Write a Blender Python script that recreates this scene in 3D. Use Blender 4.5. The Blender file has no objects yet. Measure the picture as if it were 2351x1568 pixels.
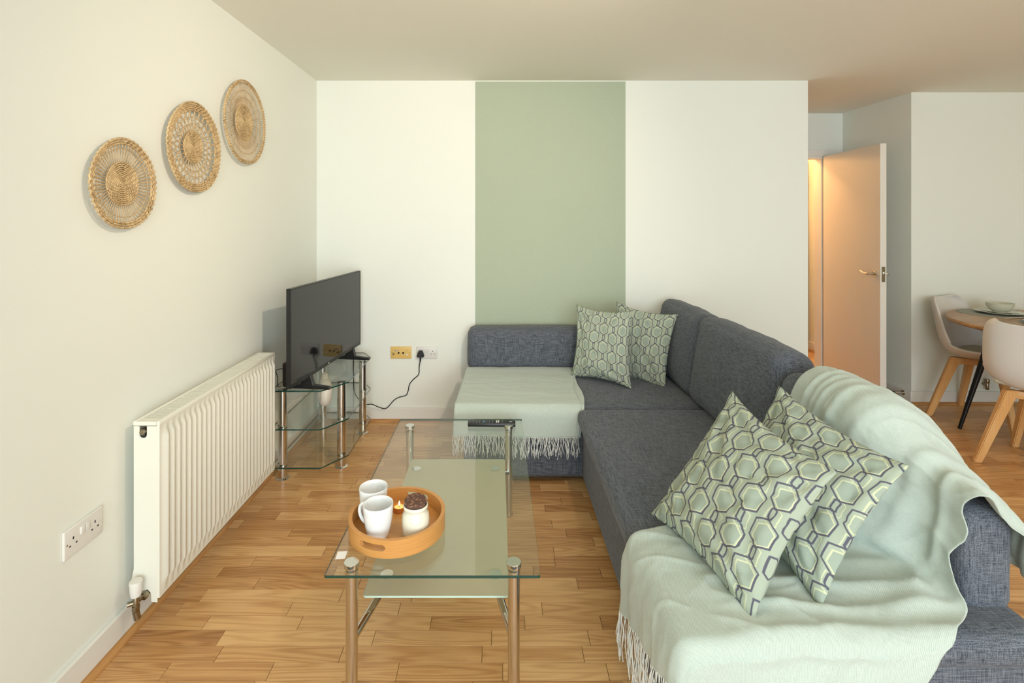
import bpy, bmesh, math, random
from mathutils import Vector, Matrix, noise
random.seed(7)
PI = math.pi
scene = bpy.context.scene
C = scene.collection
# ------------------------------------------------------------------ camera
F, CX, CY, CH = 1170.0, 1143.0, 503.0, 1.42      # focal length, vanishing point (2351x1568 frame), eye height
cam_d = bpy.data.cameras.new('camera'); cam = bpy.data.objects.new('camera', cam_d); C.objects.link(cam)
cam.location = (0, 0, CH); cam.rotation_euler = (PI/2, 0, 0)
cam_d.sensor_fit = 'HORIZONTAL'; cam_d.sensor_width = 36; cam_d.lens = F/2351*36
cam_d.shift_x = (1175.5-CX)/2351; cam_d.shift_y = -(784-CY)/2351
cam_d.clip_start = 0.05
scene.camera = cam
# ------------------------------------------------------------------ view, world, lights
scene.view_settings.view_transform = 'Standard'
try: scene.view_settings.look = 'None'
except Exception: pass
scene.view_settings.gamma = 1; scene.view_settings.use_curve_mapping = False
scene.view_settings.exposure = 0.10
w = bpy.data.worlds.new('sky'); scene.world = w; w.use_nodes = True
bg = w.node_tree.nodes['Background']; bg.inputs[0].default_value = (0.78, 0.91, 1.0, 1); bg.inputs[1].default_value = 8.6
def light(name, kind, loc, energy, color, **k):
    d = bpy.data.lights.new(name, kind); d.energy = energy; d.color = color
    for a, v in k.items(): setattr(d, a, v)
    o = bpy.data.objects.new(name, d); C.objects.link(o); o.location = loc
    return o
# daylight comes in through the wide balcony window behind the camera: a portal in its opening
WX0, WX1, WZ0, WZ1, WY = -0.9, 2.4, 0.12, 2.28, -2.6
po = light('window_portal', 'AREA', ((WX0+WX1)/2, WY-0.12, (WZ0+WZ1)/2), 1, (1, 1, 1), shape='RECTANGLE', size=WX1-WX0, size_y=WZ1-WZ0)
po.rotation_euler = (PI/2, 0, 0); po.data.cycles.is_portal = True
sp = light('ceiling_spot', 'SPOT', (0.62, 1.08, 2.27), 80, (1.0, 0.82, 0.66), shadow_soft_size=0.03, spot_size=math.radians(108), spot_blend=0.9)
sp.rotation_euler = (Vector((-1.1, 3.7, 1.2))-sp.location).to_track_quat('-Z', 'Y').to_euler()
light('ceiling_fill', 'POINT', (1.7, 0.1, 1.85), 20, (1.0, 0.96, 0.90), shadow_soft_size=0.22)  # added soft fill to lift the ceiling and even out the room; no lamp stands here
light('dining_warm_fill', 'POINT', (4.7, 1.6, 2.15), 7, (1.0, 0.68, 0.36), shadow_soft_size=0.12)  # added fill that warms the dining side, not a known fitting
light('corridor_bulb', 'POINT', (2.55, 5.15, 2.2), 26, (1.0, 0.50, 0.20), shadow_soft_size=0.06)

# ------------------------------------------------------------------ node helpers
def srgb(r, g, b):
    f = lambda c: c/255/12.92 if c/255 <= 0.04045 else ((c/255+0.055)/1.055)**2.4
    return (f(r), f(g), f(b), 1)
class NT:
    def __init__(s, name):
        s.m = bpy.data.materials.new(name); s.m.use_nodes = True; s.t = s.m.node_tree
        s.b = s.t.nodes['Principled BSDF']; s.out = s.t.nodes['Material Output']
    def n(s, kind, **k):
        x = s.t.nodes.new(kind)
        for a, v in k.items(): setattr(x, a, v)
        return x
    def l(s, a, b): s.t.links.new(a, b)
    def put(s, inp, v):
        if hasattr(v, 'is_output'): s.l(v, inp)
        else: inp.default_value = v
    def math(s, op, a, b=None, c=None, clamp=False):
        x = s.n('ShaderNodeMath', operation=op, use_clamp=clamp)
        s.put(x.inputs[0], a)
        if b is not None: s.put(x.inputs[1], b)
        if c is not None: s.put(x.inputs[2], c)
        return x.outputs[0]
    def mix(s, f, a, b, bt='MIX'):
        x = s.n('ShaderNodeMix', data_type='RGBA', blend_type=bt)
        s.put(x.inputs[0], f); s.put(x.inputs[6], a); s.put(x.inputs[7], b)
        return x.outputs[2]
    def noise(s, vec, scale, detail=2, rough=0.5, dist=0.0):
        x = s.n('ShaderNodeTexNoise'); s.l(vec, x.inputs['Vector'])
        x.inputs['Scale'].default_value = scale; x.inputs['Detail'].default_value = detail
        x.inputs['Roughness'].default_value = rough; x.inputs['Distortion'].default_value = dist
        return x.outputs['Fac']
    def map(s, vec, scale=(1, 1, 1), loc=(0, 0, 0), rot=(0, 0, 0)):
        x = s.n('ShaderNodeMapping'); s.l(vec, x.inputs[0])
        x.inputs['Scale'].default_value = scale; x.inputs['Rotation'].default_value = rot
        s.put(x.inputs['Location'], loc)
        return x.outputs[0]
    def ramp(s, f, stops):
        x = s.n('ShaderNodeValToRGB'); s.l(f, x.inputs[0]); e = x.color_ramp.elements
        while len(e) < len(stops): e.new(0.5)
        for i, (p, c) in enumerate(stops): e[i].position = p; e[i].color = c
        return x.outputs[0]
    def bump(s, h, strength, dist=0.001):
        x = s.n('ShaderNodeBump'); s.l(h, x.inputs['Height']); x.inputs['Strength'].default_value = strength
        x.inputs['Distance'].default_value = dist; s.l(x.outputs[0], s.b.inputs['Normal'])
    @property
    def pos(s): return s.n('ShaderNodeNewGeometry').outputs['Position']
    @property
    def obj(s): return s.n('ShaderNodeTexCoord').outputs['Object']
    @property
    def uv(s): return s.n('ShaderNodeTexCoord').outputs['UV']
def plain(name, col, rough=0.5, metal=0.0, spec=0.5, coat=0.0, emis=None):
    k = NT(name); k.b.inputs['Base Color'].default_value = col; k.b.inputs['Roughness'].default_value = rough
    k.b.inputs['Metallic'].default_value = metal; k.b.inputs['Specular IOR Level'].default_value = spec
    k.b.inputs['Coat Weight'].default_value = coat
    if emis: k.b.inputs['Emission Color'].default_value = emis[0]; k.b.inputs['Emission Strength'].default_value = emis[1]
    return k.m
def wall_mat(name, col):
    k = NT(name); p = k.pos
    n1 = k.noise(p, 1.3, 3); n2 = k.noise(p, 240, 2)
    k.l(k.mix(n1, col, tuple(c*0.965 for c in col[:3])+(1,)), k.b.inputs['Base Color'])
    k.b.inputs['Roughness'].default_value = 0.75; k.b.inputs['Specular IOR Level'].default_value = 0.25
    k.bump(n2, 0.15, 0.0005); return k.m
def fabric_mat(name, dark, light_, sc=1.0):
    k = NT(name); p = k.obj
    a = k.noise(k.map(p, (22*sc, 560*sc, 560*sc)), 1, 2); b = k.noise(k.map(p, (560*sc, 22*sc, 560*sc)), 1, 2)
    c = k.noise(k.map(p, (560*sc, 560*sc, 22*sc)), 1, 2)
    t = k.math('ADD', k.math('ADD', a, b), c)
    f = k.math('MULTIPLY_ADD', t, 1.9, -2.35, clamp=True)
    col = k.mix(f, dark, light_)
    k.l(col, k.b.inputs['Base Color']); k.b.inputs['Roughness'].default_value = 0.9
    k.b.inputs['Specular IOR Level'].default_value = 0.15; k.b.inputs['Sheen Weight'].default_value = 0.15
    k.bump(f, 0.35, 0.0008); return k.m
def throw_mat(name, base, pale):
    k = NT(name); u = k.uv
    sep = k.n('ShaderNodeSeparateXYZ'); k.l(u, sep.inputs[0])
    d = k.math('ADD', sep.outputs[0], k.math('MULTIPLY', sep.outputs[1], 0.55))
    st = k.math('SINE', k.math('MULTIPLY', d, 2*PI/0.0042))
    st = k.math('MULTIPLY_ADD', st, 0.5, 0.5)
    n = k.noise(k.map(u, (60, 420, 1)), 1, 3); n2 = k.noise(k.map(u, (350, 50, 1)), 1, 2)
    f = k.math('MULTIPLY', k.math('ADD', k.math('MULTIPLY', st, 0.55), k.math('MULTIPLY', k.math('ADD', n, n2), 0.5)), 0.8, clamp=True)
    k.l(k.mix(f, base, pale), k.b.inputs['Base Color'])
    k.b.inputs['Roughness'].default_value = 0.95; k.b.inputs['Specular IOR Level'].default_value = 0.1
    k.b.inputs['Sheen Weight'].default_value = 0.3; k.bump(f, 0.35, 0.0008); return k.m
def wood_mat(name, light_, mid, dark, ax=(1.6, 12, 12), fib=(8, 260, 260), rough=0.35, plank=False, ring=34):
    k = NT(name); p = k.pos if plank else k.obj
    if plank:
        rnd = k.n('ShaderNodeObjectInfo').outputs['Random']
        at = k.n('ShaderNodeAttribute'); at.attribute_name = 'tone'
        r = k.math('FRACT', k.math('ADD', rnd, at.outputs['Fac']))
        cmb = k.n('ShaderNodeCombineXYZ'); k.l(k.math('MULTIPLY', r, 37.0), cmb.inputs[0]); k.l(k.math('MULTIPLY', r, 91.0), cmb.inputs[1]); k.l(k.math('MULTIPLY', r, 13.0), cmb.inputs[2])
        va = k.n('ShaderNodeVectorMath', operation='ADD'); k.l(p, va.inputs[0]); k.l(cmb.outputs[0], va.inputs[1]); p = va.outputs[0]
    n = k.noise(k.map(p, ax), 1, 1.2, 0.45, 0.15)
    rings = k.math('MULTIPLY_ADD', k.math('SINE', k.math('MULTIPLY', n, ring)), 0.5, 0.5)
    rings = k.math('POWER', rings, 1.6)
    fi = k.noise(k.map(p, fib), 1, 3, 0.6); lo = k.noise(k.map(p, (ax[0]*0.6, ax[1]*1.3, ax[2])), 1, 2)
    f = k.math('ADD', k.math('MULTIPLY', rings, 0.24), k.math('MULTIPLY', fi, 0.62))
    f = k.math('ADD', f, k.math('MULTIPLY_ADD', lo, 0.3, -0.15))
    if plank: f = k.math('ADD', f, k.math('MULTIPLY_ADD', k.math('FRACT', k.math('MULTIPLY', r, 7.31)), 0.46, -0.20))
    col = k.ramp(f, [(0.12, light_), (0.5, mid), (0.95, dark)])
    k.l(col, k.b.inputs['Base Color']); k.b.inputs['Roughness'].default_value = rough
    k.b.inputs['Specular IOR Level'].default_value = 0.4
    k.bump(fi, 0.06, 0.0005); return k.m
def glass_mat(name, tint):
    k = NT(name); k.t.nodes.remove(k.b)
    g = k.n('ShaderNodeNewGeometry')
    ior = k.math('MULTIPLY_ADD', g.outputs['Backfacing'], 1/1.5-1.5, 1.5)
    fr = k.n('ShaderNodeFresnel'); k.l(ior, fr.inputs[0])
    tr = k.n('ShaderNodeBsdfTransparent'); tr.inputs[0].default_value = tint
    gl = k.n('ShaderNodeBsdfGlossy'); gl.inputs['Roughness'].default_value = 0.0
    mx = k.n('ShaderNodeMixShader'); k.l(fr.outputs[0], mx.inputs[0]); k.l(tr.outputs[0], mx.inputs[1]); k.l(gl.outputs[0], mx.inputs[2])
    k.l(mx.outputs[0], k.out.inputs[0]); return k.m
def frosted_mat(name):
    k = NT(name); k.t.nodes.remove(k.b)
    tr = k.n('ShaderNodeBsdfTransparent'); tr.inputs[0].default_value = (0.90, 0.93, 0.84, 1)
    di = k.n('ShaderNodeBsdfDiffuse'); di.inputs[0].default_value = srgb(224, 222, 196)
    tl = k.n('ShaderNodeBsdfTranslucent'); tl.inputs[0].default_value = srgb(222, 220, 196)
    gl = k.n('ShaderNodeBsdfGlossy'); gl.inputs['Roughness'].default_value = 0.25
    a = k.n('ShaderNodeMixShader'); a.inputs[0].default_value = 0.35; k.l(di.outputs[0], a.inputs[1]); k.l(tl.outputs[0], a.inputs[2])
    b = k.n('ShaderNodeMixShader'); b.inputs[0].default_value = 0.74; k.l(tr.outputs[0], b.inputs[1]); k.l(a.outputs[0], b.inputs[2])
    c = k.n('ShaderNodeMixShader'); c.inputs[0].default_value = 0.04; k.l(b.outputs[0], c.inputs[1]); k.l(gl.outputs[0], c.inputs[2])
    k.l(c.outputs[0], k.out.inputs[0]); return k.m
def hex_mat(name, base, fill, dark, pale, P=0.120):
    """printed chain of hexagons: pointed big cells joined by narrow links, columns staggered; UV is in metres"""
    k = NT(name); sep = k.n('ShaderNodeSeparateXYZ'); k.l(k.uv, sep.inputs[0])
    X, Y = sep.outputs[0], sep.outputs[1]; c = P*0.63
    def wrap(v, off, per): return k.math('SUBTRACT', k.math('FLOORED_MODULO', k.math('ADD', v, per/2-off), per), per/2)
    def coords(dx, dy):
        return (k.math('ABSOLUTE', wrap(X, dx, 2*c)), k.math('ABSOLUTE', wrap(X, dx+c, 2*c)),
                k.math('ABSOLUTE', wrap(Y, dy, P)), k.math('ABSOLUTE', wrap(Y, dy+P/2, P)))
    def sdf(x, y, w_, h_, hs):
        s_ = (h_-hs)/w_; nn = 1/math.sqrt(1+s_*s_)
        a = k.math('SUBTRACT', x, w_)
        b = k.math('MULTIPLY', k.math('SUBTRACT', k.math('MULTIPLY_ADD', x, s_, y), h_), nn)
        return k.math('MAXIMUM', a, b)
    def both(cs, w_, h_, hs, link=False):
        xa, xb, ya, yb = cs
        if link: ya, yb = yb, ya
        return k.math('MINIMUM', sdf(xa, ya, w_*P, h_*P, hs*P), sdf(xb, yb, w_*P, h_*P, hs*P))
    def line(d, t): return k.math('SUBTRACT', 1.0, k.math('DIVIDE', k.math('ABSOLUTE', d), t*P), clamp=True)
    def sharp(v): return k.math('MULTIPLY', v, 3.0, clamp=True)
    c0 = coords(0, 0); c1 = coords(0.035*P, -0.03*P)
    big = both(c0, 0.285, 0.365, 0.195); lnk = both(c0, 0.068, 0.165, 0.115, True)
    pb = both(c1, 0.215, 0.28, 0.15); pl = both(c1, 0.165, 0.235, 0.165, True)
    col = k.mix(k.math('MULTIPLY', k.math('LESS_THAN', pb, 0.0), 0.9), base, fill)
    pm = k.math('MAXIMUM', sharp(line(pb, 0.019)), sharp(line(pl, 0.015)))
    col = k.mix(pm, col, pale)
    dm = k.math('MAXIMUM', sharp(line(big, 0.025)), sharp(line(lnk, 0.025)))
    col = k.mix(dm, col, dark)
    wv = k.noise(k.map(k.uv, (900, 900, 1)), 1, 2)
    col = k.mix(k.math('MULTIPLY', wv, 0.12), col, srgb(60, 66, 62))
    k.l(col, k.b.inputs['Base Color']); k.b.inputs['Roughness'].default_value = 0.85
    k.b.inputs['Specular IOR Level'].default_value = 0.2; k.bump(wv, 0.15, 0.0005); return k.m

M = {}
M['wall'] = wall_mat('white wall paint', srgb(236, 238, 228))
M['ceiling'] = wall_mat('ceiling paint', srgb(242, 239, 226))
M['gloss'] = plain('white gloss paint', srgb(232, 230, 222), 0.35)
M['door'] = plain('white door paint', srgb(232, 226, 214), 0.28)
M['rad'] = plain('radiator enamel', srgb(230, 228, 214), 0.3)
M['dark'] = plain('dark gap', srgb(25, 25, 25), 0.8)
M['chrome'] = plain('polished chrome', srgb(215, 214, 210), 0.07, 1.0)
M['steel'] = plain('brushed steel', srgb(212, 211, 206), 0.17, 1.0)
M['brass'] = plain('nickel valve', srgb(150, 140, 118), 0.3, 1.0)
M['plastic'] = plain('white plastic', srgb(225, 222, 214), 0.35)
M['yplastic'] = plain('gold plate', srgb(226, 190, 110), 0.4)
M['bplastic'] = plain('black plastic', srgb(22, 22, 23), 0.4)
M['brownplastic'] = plain('dark brown plastic', srgb(48, 38, 34), 0.45)
M['rubber'] = plain('black rubber', srgb(28, 28, 28), 0.7)
M['screen'] = plain('tv screen', srgb(26, 27, 28), 0.05, 0.0, 0.5, 0.0)
M['ceramic'] = plain('white glazed ceramic', srgb(236, 238, 238), 0.12, coat=0.3)
M['cream'] = plain('cream glazed ceramic', srgb(238, 232, 212), 0.14, coat=0.3)
M['rawclay'] = plain('unglazed clay base', srgb(206, 194, 172), 0.7)
M['matt_ceramic'] = plain('matt cream ceramic', srgb(236, 224, 206), 0.75)
M['sage_ceramic'] = plain('pale sage glaze', srgb(205, 204, 184), 0.16, coat=0.3)
M['shell'] = plain('white chair shell', srgb(226, 220, 212), 0.4)
M['pad'] = plain('beige leatherette', srgb(190, 184, 160), 0.55)
M['blackmetal'] = plain('black metal', srgb(20, 22, 25), 0.35, 0.3)
M['mat'] = plain('grey woven mat', srgb(158, 158, 146), 0.8)
M['cord_white'] = plain('pale yarn', srgb(238, 240, 234), 0.95, spec=0.1)
M['paper'] = plain('white paper', srgb(245, 245, 245), 0.8)
M['wax'] = plain('wax', srgb(240, 200, 120), 0.4, emis=((1, 0.62, 0.2, 1), 0.35))
M['flame'] = plain('flame', (1, 0.8, 0.4, 1), 0.5, emis=((1, 0.75, 0.35, 1), 9))
M['sofa'] = fabric_mat('grey sofa fabric', srgb(52, 57, 66), srgb(116, 121, 129))
M['throw'] = throw_mat('sage throw', srgb(146, 160, 150), srgb(200, 210, 200))
M['hex'] = hex_mat('hexagon cushion print', srgb(168, 178, 160), srgb(158, 170, 156), srgb(92, 92, 104), srgb(204, 208, 172))
M['floor'] = wood_mat('oak laminate', srgb(224, 180, 124), srgb(198, 148, 94), srgb(150, 100, 56), ax=(1.0, 13, 1), fib=(6, 300, 1), rough=0.3, plank=True, ring=85)
M['quad'] = wood_mat('oak beading', srgb(206, 156, 98), srgb(180, 128, 74), srgb(120, 78, 40), ax=(12, 1.6, 12), fib=(260, 8, 260), rough=0.4)
M['quadx'] = wood_mat('oak beading cross', srgb(206, 156, 98), srgb(180, 128, 74), srgb(120, 78, 40), rough=0.4)
M['beech'] = wood_mat('beech', srgb(226, 178, 118), srgb(214, 160, 98), srgb(190, 134, 76), ax=(6, 6, 1.2), fib=(160, 160, 8), rough=0.4, ring=14)
M['bamboo'] = wood_mat('bamboo', srgb(214, 158, 92), srgb(198, 138, 72), srgb(166, 104, 48), ax=(3, 3, 14), fib=(10, 10, 300), rough=0.35, ring=8)
M['mango'] = wood_mat('table wood', srgb(196, 160, 116), srgb(172, 132, 90), srgb(112, 82, 54), ax=(1.5, 7, 7), fib=(8, 120, 120), rough=0.35, ring=16)
M['glass'] = glass_mat('clear glass', (0.965, 0.985, 0.972, 1))
M['gedge'] = plain('green glass edge', srgb(10, 62, 54), 0.08, spec=0.8)
M['gedge_pale'] = plain('pale glass edge', srgb(188, 212, 196), 0.25)
M['frosted'] = frosted_mat('frosted glass')
def seagrass(name, a, b):
    k = NT(name); p = k.obj
    n = k.noise(k.map(p, (90, 90, 90)), 1, 3, 0.7); n2 = k.noise(p, 14, 2)
    k.l(k.ramp(k.math('ADD', k.math('MULTIPLY', n, 0.75), k.math('MULTIPLY', n2, 0.3)), [(0.3, b), (0.62, a)]), k.b.inputs['Base Color'])
    k.b.inputs['Roughness'].default_value = 0.6; k.bump(n, 0.3, 0.001); return k.m
M['seagrass'] = seagrass('woven seagrass', srgb(214, 186, 138), srgb(140, 108, 68))
M['reed'] = seagrass('split reed', srgb(212, 182, 136), srgb(172, 138, 94))
def paper_mat():
    k = NT('sage wallpaper'); p = k.pos
    n = k.noise(p, 330, 2, 0.7); n2 = k.noise(p, 2.2, 2)
    f = k.math('MULTIPLY_ADD', n, 2.4, -0.7, clamp=True)
    c = k.mix(f, srgb(146, 158, 136), srgb(188, 196, 172))
    c = k.mix(k.math('MULTIPLY', n2, 0.25), c, srgb(176, 190, 164))
    k.l(c, k.b.inputs['Base Color']); k.b.inputs['Roughness'].default_value = 0.7; k.bump(n, 0.3, 0.0008); return k.m
M['paperwall'] = paper_mat()
def cork_mat():
    k = NT('dark cork'); v = k.n('ShaderNodeTexVoronoi'); k.l(k.obj, v.inputs['Vector']); v.inputs['Scale'].default_value = 190
    f = k.noise(k.obj, 120, 3, 0.7)
    s = k.n('ShaderNodeSeparateColor'); k.l(v.outputs['Color'], s.inputs[0])
    c = k.mix(k.math('GREATER_THAN', s.outputs[0], 0.8), srgb(104, 74, 60), srgb(196, 146, 104))
    c = k.mix(f, c, srgb(84, 60, 52)); k.l(c, k.b.inputs['Base Color']); k.b.inputs['Roughness'].default_value = 0.85
    k.bump(f, 0.5, 0.001); return k.m
M['cork'] = cork_mat()

# ------------------------------------------------------------------ object helpers
def tag(o, label=None, cat=None, group=None, kind=None):
    if label: o['label'] = label
    if cat: o['category'] = cat
    if group: o['group'] = group
    if kind: o['kind'] = kind
    return o
def thing(name, label, cat, loc=(0, 0, 0), rotz=0, group=None):
    o = bpy.data.objects.new(name, None); C.objects.link(o); o.location = loc; o.rotation_euler = (0, 0, rotz)
    o.empty_display_size = 0.05
    return tag(o, label, cat, group)
def obj(name, bm, mat, parent=None, smooth=True, world=True, ang=35):
    """link a bmesh as one object. Geometry is in world coordinates when world=True, else local to the parent"""
    if isinstance(bm, bmesh.types.BMesh):
        me = bpy.data.meshes.new(name); bm.to_mesh(me); bm.free()
    else: me = bm
    for m in (mat if isinstance(mat, (list, tuple)) else [mat]): me.materials.append(m)
    if smooth:
        me.shade_smooth(); me.set_sharp_from_angle(angle=math.radians(ang))
    o = bpy.data.objects.new(name, me); C.objects.link(o)
    if parent:
        o.parent = parent
        if world and parent.type == 'EMPTY': o.matrix_parent_inverse = Matrix.Translation(-parent.location)
    return o
def struct(name, bm, mat, parent=None, smooth=False):
    o = obj(name, bm, mat, parent, smooth)
    if not parent: o['kind'] = 'structure'
    return o
def copy_tree(o, parent=None):
    c = o.copy(); C.objects.link(c)
    if parent: c.parent = parent; c.matrix_parent_inverse = o.matrix_parent_inverse.copy()
    for ch in list(o.children): copy_tree(ch, c)
    return c
def box(bm, x0, x1, y0, y1, z0, z1, bev=0.0, seg=2, mat=None, mi=0):
    vs = [bm.verts.new((x, y, z)) for z in (z0, z1) for y in (y0, y1) for x in (x0, x1)]
    fs = [bm.faces.new([vs[i] for i in q]) for q in ((0, 2, 3, 1), (4, 5, 7, 6), (0, 1, 5, 4), (2, 6, 7, 3), (1, 3, 7, 5), (0, 4, 6, 2))]
    for f in fs: f.material_index = mi
    if bev > 0:
        es = list({e for f in fs for e in f.edges})
        r = bmesh.ops.bevel(bm, geom=es, offset=bev, segments=seg, profile=0.5, affect='EDGES')
        vs = list({v for f in r['faces'] for v in f.verts} | {v for v in vs if v.is_valid})
    if mat is not None:
        for v in vs:
            if v.is_valid: v.co = mat @ v.co
    return vs
def B(*a, **k):
    bm = bmesh.new(); box(bm, *a, **k); return bm
def frame_of(d):
    d = d.normalized(); up = Vector((0, 0, 1)) if abs(d.z) < 0.95 else Vector((1, 0, 0))
    a = d.cross(up).normalized(); return a, d.cross(a).normalized()
def tube(bm, pts, rad, n=8, caps=True, closed=False):
    pts = [Vector(p) for p in pts]; N = len(pts); rings = []; a = None
    for i, p in enumerate(pts):
        if closed: d = pts[(i+1) % N]-pts[i-1]
        else: d = pts[min(i+1, N-1)]-pts[max(i-1, 0)]
        d = d.normalized()
        if a is None: a, _ = frame_of(d)
        a = (a-d*a.dot(d)).normalized(); b = d.cross(a)
        r = rad[i] if isinstance(rad, (list, tuple)) else rad
        rings.append([bm.verts.new(p+a*(r*math.cos(2*PI*j/n))+b*(r*math.sin(2*PI*j/n))) for j in range(n)])
    for i in range(N if closed else N-1):
        q, r_ = rings[i], rings[(i+1) % N]
        for j in range(n): bm.faces.new((q[j], q[(j+1) % n], r_[(j+1) % n], r_[j]))
    if caps and not closed:
        bm.faces.new(rings[0][::-1]); bm.faces.new(rings[-1])
    return rings
def cyl(bm, c, r, h, n=32, r2=None, axis='z', bev=0.0):
    c = Vector(c); ax = {'x': Vector((1, 0, 0)), 'y': Vector((0, 1, 0)), 'z': Vector((0, 0, 1))}[axis]
    r2 = r if r2 is None else r2
    if bev: prof = [(0, r-bev), (bev*.3, r-bev*.3), (bev, r), (h-bev, r2), (h-bev*.3, r2-bev*.3), (h, r2-bev)]
    else: prof = [(0, r), (h, r2)]
    u = Vector((1, 0, 0)) if axis != 'x' else Vector((0, 1, 0)); v = ax.cross(u)
    rings = [[bm.verts.new(c+ax*t+u*(q*math.cos(2*PI*j/n))+v*(q*math.sin(2*PI*j/n))) for j in range(n)] for t, q in prof]
    for a, b in zip(rings, rings[1:]):
        for j in range(n): bm.faces.new((a[j], a[(j+1) % n], b[(j+1) % n], b[j]))
    bm.faces.new(rings[0][::-1]); bm.faces.new(rings[-1])
def lathe(bm, c, prof, n=48, close=False):
    """prof: list of (radius, z)"""
    c = Vector(c); rings = []
    for r, z in prof:
        if r < 1e-5: rings.append([bm.verts.new(c+Vector((0, 0, z)))])
        else: rings.append([bm.verts.new(c+Vector((r*math.cos(2*PI*j/n), r*math.sin(2*PI*j/n), z))) for j in range(n)])
    for a, b in zip(rings, rings[1:]):
        for j in range(n):
            k = (j+1) % n
            if len(a) == 1: bm.faces.new((a[0], b[k], b[j]))
            elif len(b) == 1: bm.faces.new((a[j], a[k], b[0]))
            else: bm.faces.new((a[j], a[k], b[k], b[j]))
    return rings
def prism(bm, poly, z0, z1, mi_side=0, mi_cap=0):
    lo = [bm.verts.new((x, y, z0)) for x, y in poly]; hi = [bm.verts.new((x, y, z1)) for x, y in poly]; n = len(poly)
    f = bm.faces.new(lo[::-1]); f.material_index = mi_cap; f = bm.faces.new(hi); f.material_index = mi_cap
    for i in range(n):
        f = bm.faces.new((lo[i], lo[(i+1) % n], hi[(i+1) % n], hi[i])); f.material_index = mi_side
def round_poly(poly, r, seg=5):
    out = []; n = len(poly)
    for i in range(n):
        p = Vector(poly[i]); a = Vector(poly[i-1])-p; b = Vector(poly[(i+1) % n])-p
        a.normalize(); b.normalize(); p0 = p+a*r; p1 = p+b*r
        for k in range(seg+1):
            t = k/seg; q = p0*(1-t)**2+p*2*t*(1-t)+p1*t*t; out.append((q.x, q.y))
    return out
def smoothpath(pts, n=10):
    P = [Vector(p) for p in pts]; P = [P[0]*2-P[1]]+P+[P[-1]*2-P[-2]]; out = []
    for i in range(1, len(P)-2):
        for k in range(n):
            t = k/n; a, b, c, d = P[i-1:i+3]
            out.append(0.5*((2*b)+(c-a)*t+(2*a-5*b+4*c-d)*t*t+(3*b-a-3*c+d)*t**3))
    out.append(P[-2]); return out
def softbox(x0, x1, y0, y1, z0, z1, r=0.04, puff=(0, 0, 0), n=(14, 14, 6), wr=0.0, seed=0, rot=None, piv=None, power=2.0):
    """a stuffed, rounded block: rounding radius r, faces swollen by puff, skin wrinkled by wr"""
    bm = bmesh.new(); cx, cy, cz = (x0+x1)/2, (y0+y1)/2, (z0+z1)/2; h = Vector(((x1-x0)/2, (y1-y0)/2, (z1-z0)/2)); verts = {}
    def spaced(k, m, hh):
        # more points near the edges
        t = -1+2*k/m; rr = r/hh; e = 2
        return t
    def vert(i, j, k):
        key = (i, j, k)
        if key not in verts:
            u = Vector((-1+2*i/n[0], -1+2*j/n[1], -1+2*k/n[2]))
            u = Vector([math.copysign(1-(1-abs(t))**1.45, t) if True else t for t in u])
            p = Vector((u.x*h.x, u.y*h.y, u.z*h.z)); inner = Vector([max(-(hh-r), min(hh-r, q)) for q, hh in zip(p, h)])
            d = p-inner
            if d.length > 1e-9:
                m = max(abs(d.x), abs(d.y), abs(d.z)); dd = d/ (d.length) * m if d.length > 0 else d
                p = inner+dd
            ax = max(range(3), key=lambda a: abs(u[a]))
            for a in range(3):
                b, c = [q for q in range(3) if q != a]
                if abs(u[a]) > 0.2: p[a] += math.copysign(puff[a]*max(0, 1-abs(u[b])**power)*max(0, 1-abs(u[c])**power)*abs(u[a]), u[a])
            q = p+Vector((cx, cy, cz))
            if wr:
                nn = noise.noise(Vector((q.x*7+seed*3.1, q.y*5, q.z*9)))+0.5*noise.noise(Vector((q.x*17, q.y*15+seed, q.z*17)))
                dn = p.normalized(); q = q+Vector((dn.x, dn.y, dn.z))*wr*nn
            verts[key] = bm.verts.new(q)
        return verts[key]
    for a in range(3):
        b, c = [(1, 2), (2, 0), (0, 1)][a]
        for s in (0, n[a]):
            for i in range(n[b]):
                for j in range(n[c]):
                    def K(ii, jj):
                        t = [0, 0, 0]; t[a] = s; t[b] = ii; t[c] = jj; return vert(*t)
                    q = [K(i, j), K(i+1, j), K(i+1, j+1), K(i, j+1)]
                    if s == 0: q.reverse()
                    bm.faces.new(q)
    if rot is not None:
        T = Matrix.Translation(piv) @ rot @ Matrix.Translation(-Vector(piv))
        bmesh.ops.transform(bm, matrix=T, verts=bm.verts)
    return bm
def text_mesh(name, body, size, M4, mat, parent, depth=0.0006):
    cu = bpy.data.curves.new(name, 'FONT'); cu.body = body; cu.size = size; cu.extrude = depth/2; cu.align_x = 'CENTER'; cu.align_y = 'CENTER'
    to = bpy.data.objects.new(name+'_tmp', cu); C.objects.link(to)
    dg = bpy.context.evaluated_depsgraph_get(); me = bpy.data.meshes.new_from_object(to.evaluated_get(dg))
    bpy.data.objects.remove(to); me.transform(M4); me.name = name
    me.materials.clear()
    return obj(name, me, mat, parent, smooth=False)

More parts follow.
